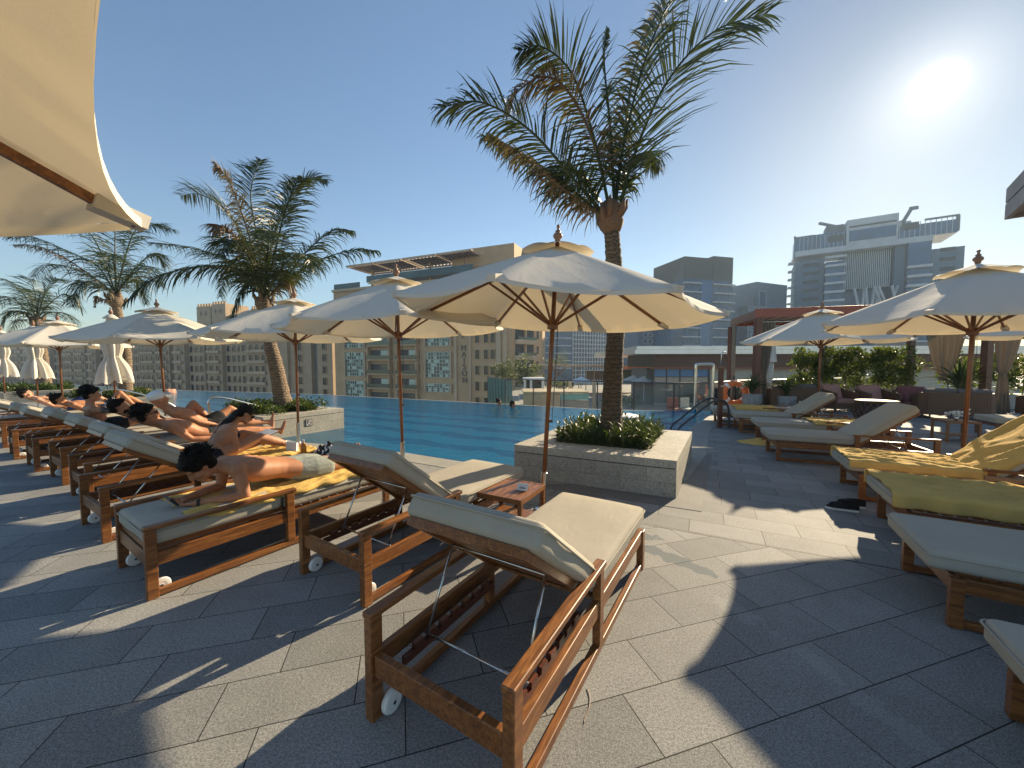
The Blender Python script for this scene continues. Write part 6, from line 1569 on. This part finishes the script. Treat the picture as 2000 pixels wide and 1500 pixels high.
zt3 = FM.z(1370, 546); ztt = FM.z(1370, 503)
m = MB(); FM.pbox(m, 1331, 1425, -26, zt3, 0, 22); fb(m, 'wall', GLASSB, t3)
m = MB(); FM.pbox(m, 1333, 1388, zt3, ztt, -.4, 20); FM.pbox(m, 1388.2, 1426, zt3, ztt+1.0, -.2, 20); fb(m, 'unfinished_top', DCONC, t3)
m = MB(); FM.pbox(m, 1364, 1385, -26, zt3-.6, .25, .3); fb(m, 'blue_centre_strip', simple('deep_blue_glass', (.03, .10, .22), .15, .3), t3)
for k in range(16):
    z = zt3-2-k*3.55
    for p0, p1, o_ in ((1330, 1363, 1.2), (1386, 1427, 1.3)):
        m = MB(); FM.pbox(m, p0, p1, z, z+.45, o_, 1.3); fb(m, 'balcony_band', PALEC, t3)
    m = MB(); FM.pbox(m, 1424.9, 1430, z, z+.25, -2, 4); fb(m, 'balcony_band', PALEC, t3)
sc_ = MB(); sA = FM.A+FM.d*FM.s(1331)-FM.O
for k in range(9):
    p = sA-FM.d*(.5+k*.55); sc_.tube([(p.x, p.y, -20), (p.x, p.y, ztt-2-k*1.1)], .09, 4)
for j in range(26): z = ztt-4-j*2.6; w = min(5, 1.0+j*.22); p = sA-FM.d*.3; q = sA-FM.d*w; sc_.tube([(p.x, p.y, z), (q.x, q.y, z)], .1, 4)
sc_.build('scaffolding', CONC, t3)
# slots in the top, mullions in the glass
g = MB()
for i in range(20):
    xg = FM.s(1332)+(FM.s(1424)-FM.s(1332))*i/19; FM.box(g, xg-.05, xg+.05, -26, zt3-.1, .12, .12)
fb(g, 'mullions', BLUEG, t3)
FL = Fac((55.5, 170), (76, 172)); t3b = tower(FL, 'lower grey-blue block left of the mid-height tower, sky gap beside it', 'office_block')
m = MB(); FL.pbox(m, 1244, 1331, -26, FL.z(1280, 637), 0, 18); fb(m, 'wall', BLUEG, t3b)
sp = [(FL.s(p), FL.z(1280, 645)-k*2.9, 1.5, 1.7, False, 0) for k in range(12) for p in (1259, 1268, 1277, 1286, 1295, 1304, 1313, 1322)]
windows(FL, t3b, sp, GLASSB, PALEC, 30)
FN = Fac((97, 172), (128, 185)); t4 = tower(FN, 'stepped hazy block between the mid tower and the big wide tower', 'office_block')
for p0, p1, pt, o_, mt in ((1424, 1457, 572, 0, BLUEG), (1457.5, 1476, 580, -2, CONC), (1476.5, 1535, 553, -1, BLUEG), (1440, 1500, 602, 4, CONC)):
    m = MB(); FN.pbox(m, p0, p1, -26, FN.z((p0+p1)/2, pt), o_, 16); fb(m, 'wall', mt, t4)
windows(FN, t4, [(FN.s(p), FN.z(1470, 610)-k*3.0, 1.2, 1.8, False, 4) for k in range(12) for p in (1444, 1450, 1457, 1464, 1471, 1478, 1485, 1492)], GLASSB, PALEC, 24)
windows(FN, t4, [(FN.s(1488), FN.z(1488, 598), 4.5, 7, False, -1)], GLASSB, PALEC, 3)
FB = Fac((186, 158), (135, 190)); t5 = tower(FB, 'very wide hazy tower complex with a glass atrium and roof cranes at the right')
def bz(px, py): return FB.z(px, py)
def tb(name, p0, p1, z0, z1, out, dep, mat):
    m = MB(); FB.pbox(m, p0, p1, z0, z1, out, dep); return fb(m, name, mat, t5)
zc_ = bz(1600, 496)
tb('wall', 1545, 1601, -26, bz(1570, 508), 0, 20, BLUEG); tb('curved_bay', 1602, 1638, -26, bz(1620, 512), 2, 22, GLASSB)
tb('atrium_glass', 1640, 1736, bz(1690, 560), zc_, -4, 14, GLASSG); tb('atrium_base', 1640, 1736, -26, bz(1690, 595), -7, 12, BLUEG)
tb('inner_wall', 1737, 1757, -26, zc_, -1, 18, BLUEG); tb('curved_bay', 1759, 1803, -26, zc_-.02, 1.4, 20, GLASSB)
tb('wall', 1806, 1869, -26, bz(1840, 483), 0, 20, BLUEG); tb('roof_band', 1543, 1805, zc_+.01, zc_+2.4, 1.5, 20, PALEC)
tb('crown_glass', 1544, 1638, zc_+2.42, bz(1600, 456), 0, 16, GLASSB); tb('crown_glass', 1740, 1853, zc_+2.42, bz(1790, 436), 0, 16, GLASSB)
tb('crown_block', 1640, 1738, zc_+2.42, bz(1690, 424), 1, 18, PALEC); tb('crown_window', 1645, 1734, zc_+4, bz(1690, 446), 1.2, .3, GLASSB); tb('crown_window', 1645, 1734, bz(1690, 440), bz(1690, 437), 1.2, .3, GLASSD)
tb('roof_plant', 1603, 1638, bz(1610, 456), bz(1620, 436), -3, 8, CONC); tb('roof_plant', 1742, 1768, bz(1755, 438), bz(1755, 428), -3, 8, PALEC)
tb('roof_frame', 1790, 1856, bz(1830, 424), bz(1830, 421), 0, 1, CONC); tb('roof_frame', 1850, 1857, zc_+3, bz(1853, 421), 0, 1, CONC); tb('roof_frame', 1540, 1580, bz(1560, 463), bz(1560, 461), 0, 1, CONC); tb('roof_frame', 1541, 1544, zc_, bz(1542, 461), 0, 1, CONC)
for k in range(20):
    z = zc_-3-k*4.0
    for p0, p1, o_ in ((1601, 1640, 3.2), (1757, 1804, 3.2)):
        if z < zc_-7 or p0 == 1601: tb('floor_band', p0, p1, z, z+1.1, o_, 2, PALEC)
    if k < 15: tb('side_balcony', 1533, 1544.5, z+1, z+1.5, -3, 5, PALEC)
for k in range(18):
    z = bz(1570, 515)-k*4; tb('slot_window', 1560, 1592, z-1.6, z, .15, .2, GLASSD); tb('slot_window', 1822, 1852, z-1.2, z+.4, .15, .2, GLASSD)
tb('slot_window', 1606, 1636, zc_+5, zc_+8, .2, .3, GLASSD); tb('slot_window', 1745, 1778, zc_+6, zc_+9, .2, .3, GLASSD)
g = MB()
for i in range(1, 26): xg = FB.s(1640)+(FB.s(1736)-FB.s(1640))*i/26; FB.box(g, xg-.12, xg+.12, bz(1690, 560), zc_-.1, -3.8, .2)
for i in range(1, 34): xg = FB.s(1544)+(FB.s(1853)-FB.s(1544))*i/34; FB.box(g, xg-.1, xg+.1, zc_+2.45, bz(1600, 458), .15, .2)
fb(g, 'mullions', PALEC, t5)
g = MB(); tr_ = random.Random(3)
for k in range(9):
    s_ = FB.s(1668+k*9); a = FB.A+FB.d*s_+FB.n*1-FB.O; g.beam((a.x, a.y, bz(1690, 596)), (a.x+tr_.uniform(-4, 4), a.y, bz(1690, 562)), .7, .7)
fb(g, 'slanted_columns', PALEC, t5); tb('recess_wall', 1640, 1736, bz(1690, 597), bz(1690, 559), -9, 6, GLASSB)
def crane(p, label_, s=1.0):
    a = FB.A+FB.d*FB.s(p[0])-FB.n*4-FB.O; z = bz(p[0], p[1]); m = MB(); m.beam((a.x, a.y, z), (a.x+5*s, a.y, z+8.5*s), 1.0, 1.0); m.beam((a.x+4*s, a.y, z+8.3*s), (a.x+8.5*s, a.y, z+8.9*s), .9, 1.4); m.tube([(a.x, a.y, z-3), (a.x, a.y, z+1)], 1.2, 8); fb(m, 'roof_crane', CONC, t5)
crane((1752, 430), '', .75)
m = MB(); a = FB.A+FB.d*FB.s(1606)-FB.n*4-FB.O; z = bz(1606, 436); m.beam((a.x-4, a.y, z+1.2), (a.x+4, a.y, z-.3), 1.0, 1.0); fb(m, 'roof_crane', CONC, t5)
# --- restaurant pavilion on the lower terrace
FP = Fac((12.4, 40), (60, 38.5)); FP.O = FP.A.copy(); pv = empty('pavilion', FP.A, 0, 'low pavilion with a long pale metal roof edge and glazed front beyond the pool', 'pavilion')
def pb(name, p0, p1, z0, z1, out, dep, mat, bv=0):
    m = MB(); FP.pbox(m, p0, p1, z0, z1, out, dep); o = fb(m, name, mat, pv); return o
pb('roof', 1228, 1985, 2.50, 2.93, 2.2, 22, ROOFM); pb('roof', 1232, 1985, 2.94, 3.28, 2.0, 22, ROOFM); pb('roof_seam', 1230, 1985, 2.926, 2.944, 2.12, 21, DMETAL)
g = MB()
for k in range(11): z = 1.18+k*.12; FP.pbox(g, 1274, 1985, z, z+.085, .5, .3)
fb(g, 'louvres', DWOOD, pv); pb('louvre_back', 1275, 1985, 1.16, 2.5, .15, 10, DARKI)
pb('beam', 1268, 1985, 1.0, 1.155, .7, .6, RB); pb('wall', 1387, 1985, -3, .99, 0, 10, wall_mat('cream_wall', (.46, .43, .35)))
pb('interior_wall', 1278, 1386, -3, .99, -2.5, 6, GREYW)
for k, p in enumerate((1277, 1302, 1328, 1356, 1384)):
    pb('mullion', p-.8, p+.8, -3, .98, .1, .12, DMETAL)
    if k < 4:
        q = (1277, 1302, 1328, 1356, 1384)[k+1]; pb('window', p+1, q-1, .2, .97, 0, .06, simple('sky_blue_glass', (.06, .20, .42), .2)); pb('window', p+1, q-1, -.55, .12, 0, .06, simple('painted_cream_reflection', (.42, .34, .27), .2)); pb('window', p+1, q-1, -2.6, -.62, 0, .06, simple('grey_glass', (.17, .165, .16), .15))  # middle panes have a cream reflection painted as their colour
pb('transom', 1277, 1385, .12, .2, .12, .1, DMETAL); pb('transom', 1277, 1385, -.62, -.55, .12, .1, DMETAL); pb('plinth', 1277, 1386, -3, -2.6, .1, .3, TERR)
pb('high_wall', 1880, 1999, 3.28, 4.1, -6, 4, GREYW)
leafy('terrace_shrub', SHRUB, [((16.5+k*1.1, 38, -2.3+.3*math.sin(k)), (.7, .5, .6)) for k in range(7)], 120, .22, 'dark bushes along the glazed front of the pavilion', 'bushes')
spt = spiky(14.4, 32, 'bright yellow-green spiky plant in front of the pavilion', .4, .5, 12, 60, 1.3, wide=.12); spt.location.z = -3
# --- terrace with pergola and plunge pool
def tbx(root, name, p0, p1, y0, y1, Y, dep, mat):
    a, b = PX(p0, y1, Y), PX(p1, y0, Y); a.z = max(a.z, -3.0); MB().bb(a.x-root.location.x, b.x-root.location.x, Y-root.location.y, Y+dep-root.location.y, a.z-root.location.z, b.z-root.location.z).build(name, mat, root)
pg = empty('terrace_pergola', (8, 55, -3), 0, 'long pale timber pergola on the lower terrace', 'pergola'); pg.location = (0, 55, 0)
PTIM = simple('pale_timber', (.52, .36, .22), .7)
tbx(pg, 'roof', 1108, 1225, 713, 717, 55, 8, PTIM); tbx(pg, 'roof', 1043, 1107, 712, 716, 53, 7, PTIM); tbx(pg, 'roof', 1226, 1290, 716, 721, 57, 8, simple('orange_timber', (.48, .2, .09), .7))
for p in (1044, 1072, 1118, 1130, 1144, 1160, 1180, 1236, 1250, 1264): tbx(pg, 'post', p, p+1.6, 717, 768, 54.5, .25, PTIM)
g = MB(); a, b = PX(1078, 742, 54), PX(1107, 718, 54); n = 9
for i in range(-n, n):
    for s in (-1, 1):
        x0 = a.x+(b.x-a.x)*i/n; x1 = x0+(b.z-a.z)*1.0*s
        if a.x <= x0 <= b.x and a.x <= x1 <= b.x: g.beam((x0, -1, a.z), (x1, -1, b.z), .12, .12)
g.build('lattice_panel', simple('terracotta_lattice', (.4, .2, .12), .7), pg)
tbx(pg, 'side_panel', 1045, 1064, 717, 730, 53.2, .2, simple('rose_panel', (.42, .27, .23), .7)); tbx(pg, 'back_wall', 1146, 1180, 724, 742, 60, .3, GREYW); tbx(pg, 'back_wall', 1188, 1270, 722, 742, 62, .3, GLASSG)
tc_ = empty('terrace_cabana', (1.2, 34, -3), 0, 'small white draped cabana with a dark interior on the lower terrace', 'cabana')
tbx(tc_, 'roof', 1022, 1064, 738, 741, 34, 2.4, WHITEW); tbx(tc_, 'back', 1030, 1058, 742, 764, 36, .1, DARKI)
for p in (1023, 1035, 1058): tbx(tc_, 'drape', p, p+4.5, 741, 765, 34.1, .25, WHITEC)
tbx(tc_, 'bed', 1022, 1064, 760, 766, 34.4, 1.6, CURT)
pp = empty('plunge_pool', (3, 28, -3), 0, 'raised plunge pool with pale stone rim and green glass wall on the terrace', 'pool')
tbx(pp, 'stone_rim', 1022, 1150, 765, 768.5, 28, 3.5, BEIGEP); tbx(pp, 'glass_wall', 1095, 1150, 769, 781, 28.1, .1, simple('aqua_glass', (.22, .42, .36), .2)); tbx(pp, 'stone_wall', 1024, 1094, 769, 800, 28.15, 3, BEIGEP); tbx(pp, 'stone_wall', 1095, 1150, 781.5, 800, 28.2, 3, TERR)
tbx(pp, 'timber_door', 1041, 1056, 778, 800, 28.05, .08, PTIM)
for p in (1114, 1161):
    cl = empty('stone_column', (PX(p, 770, 32).x, 32, -3), 0, 'short pale stone column on the terrace, '+('beside the plunge pool' if p == 1114 else 'nearest the palm trunk'), 'column'); tbx(cl, 'shaft', p-3, p+3, 745, 800, 32, .35, BEIGEP)
    
for i, (p, y, Y) in enumerate(((1135, 738, 44), (1237, 735, 46), (1258, 737, 43))):
    q = PX(p, y, Y); u = empty('terrace_parasol', (q.x, q.y, -3), 0, 'white parasol on the lower terrace, '+('left of the palm trunk' if i == 0 else 'right of the palm trunk, '+('farther' if i == 1 else 'nearer')+' one'), 'parasol', 'white parasols on the terrace')
    MB().lathe([(1.5, q.z+3-.45), (.7, q.z+3-.15), (.05, q.z+3+.15), (.04, q.z+3-.1), (1.45, q.z+3-.48)], seg=8).build('canopy', WHITEC, u); MB().tube([(0, 0, 0), (0, 0, q.z+3)], .04, 6).build('pole', WHITEW, u)
def tree(px, py, Y, r, h, label, seed, base=-3, mat=PALE):
    q = PX(px, py, Y); t = empty('olive_tree', (q.x, q.y, base), 0, label, 'tree', 'small trees on the terrace'); H = q.z-base; rnd = random.Random(seed)
    tr = MB(); tr.tube([(0, 0, 0), (.1, 0, H*.4), (0, .05, H*.8)], [.16, .12, .07], 7)
    for k in range(7): a = k*.9; tr.tube([(0.05, 0, H*.45), (math.cos(a)*r*.4, math.sin(a)*r*.4, H*.8), (math.cos(a)*r*.8, math.sin(a)*r*.7, H+.3*h*rnd.uniform(-1, 1))], [.06, .04, .015], 5)
    tr.build('trunk', TRUNKM, t); cs = [((rnd.gauss(0, .42)*r, rnd.gauss(0, .42)*r, H+rnd.gauss(0, .4)*h), (.38*r, .38*r, .26*h)) for _ in range(26)]
    leafy('crown', mat, cs, 75, .22, parent=t, upright=.2, seed=seed); return t
tree(984, 727, 38, 1.5, 1.3, 'pale leafed tree in front of the lettered building, left one', 3); tree(1029, 727, 37, 1.3, 1.2, 'pale leafed tree in front of the stacked balconies, right one', 4); tree(1096, 752, 45, 1.3, .35, 'green bushy tree below the lattice panel of the pergola', 5, mat=HEDGE)
tree(1085, 705, 75, 2.5, 1.6, 'treetop above the pergola, left of the gridded block', 6)
gf = empty('glass_fence', (0, 0, 0), 0, 'tall green glass fence panels along the lower terrace, left of the swimmers', 'fence')
fa, fb_ = PX(953, 750, 33), PX(1001, 752, 26)
for k in range(8):
    a, b = fa.lerp(fb_, k/8), fa.lerp(fb_, (k+1)/8); MB().beam(Vector((a.x, a.y, -.9)), Vector((b.x, b.y, -.9))-(b-a).normalized()*.08, .03, 2.6).build('glass_panel', simple('green_glass', (.10, .22, .19), .15), gf); MB().bb(-.04, .04, -.04, .04, -2.4, .42).build('post', DMETAL, gf, loc=(a.x, a.y, 0))
leafy('terrace_shrub', SHRUB, [((PX(965+k*9, 786, 24).x, 24-k*.3, -1.25+.1*math.sin(k*2)), (.5, .4, .4)) for k in range(6)], 120, .13, 'low shrubs below the green glass fence behind the swimmers', 'bushes')
leafy('terrace_shrub', SHRUB, [((PX(1185+k*12, 768, 30+k).x, 30+k, -1.9), (.7, .6, .6)) for k in range(6)], 110, .2, 'dark bushes on the terrace to the right of the palm trunk', 'bushes')
for i, p in enumerate((1318, 1345)):
    q = PX(p, 790, 24); ch = empty('terrace_chair', (q.x, q.y, -3), R(20*i), ('reddish' if i == 0 else 'pale')+' chair on the terrace in front of the pavilion', 'chair'); mm = simple('chair_%s' % ('red' if i == 0 else 'pale'), (.3, .1, .08) if i == 0 else (.5, .48, .42), .6)
    MB().bb(-.35, .35, -.35, .35, 1.62, 1.70).build('seat', mm, ch); MB().bb(-.35, .35, .3, .37, 1.71, 2.35).build('backrest', mm, ch)
    for a in (-1, 1):
        for b in (-1, 1): MB().bb(-.03, .03, -.03, .03, 0, 1.61).build('leg', DMETAL, ch, loc=(a*.3, b*.3, 0))
# --- air between us and the far towers
hz = MB().bb(-420, 420, -30, 420, -27.5, 90).build('haze', None); hz.data.materials.clear()
hm = bpy.data.materials.new('haze_air'); hm.use_nodes = True; hm.node_tree.nodes.clear()
vo = hm.node_tree.nodes.new('ShaderNodeVolumePrincipled'); mo = hm.node_tree.nodes.new('ShaderNodeOutputMaterial'); vo.inputs['Color'].default_value = (.62, .80, 1.0, 1); vo.inputs['Density'].default_value = .00055; vo.inputs['Anisotropy'].default_value = .2
hm.node_tree.links.new(vo.outputs[0], mo.inputs['Volume']); hz.data.materials.append(hm); tag(hz, kind='stuff')
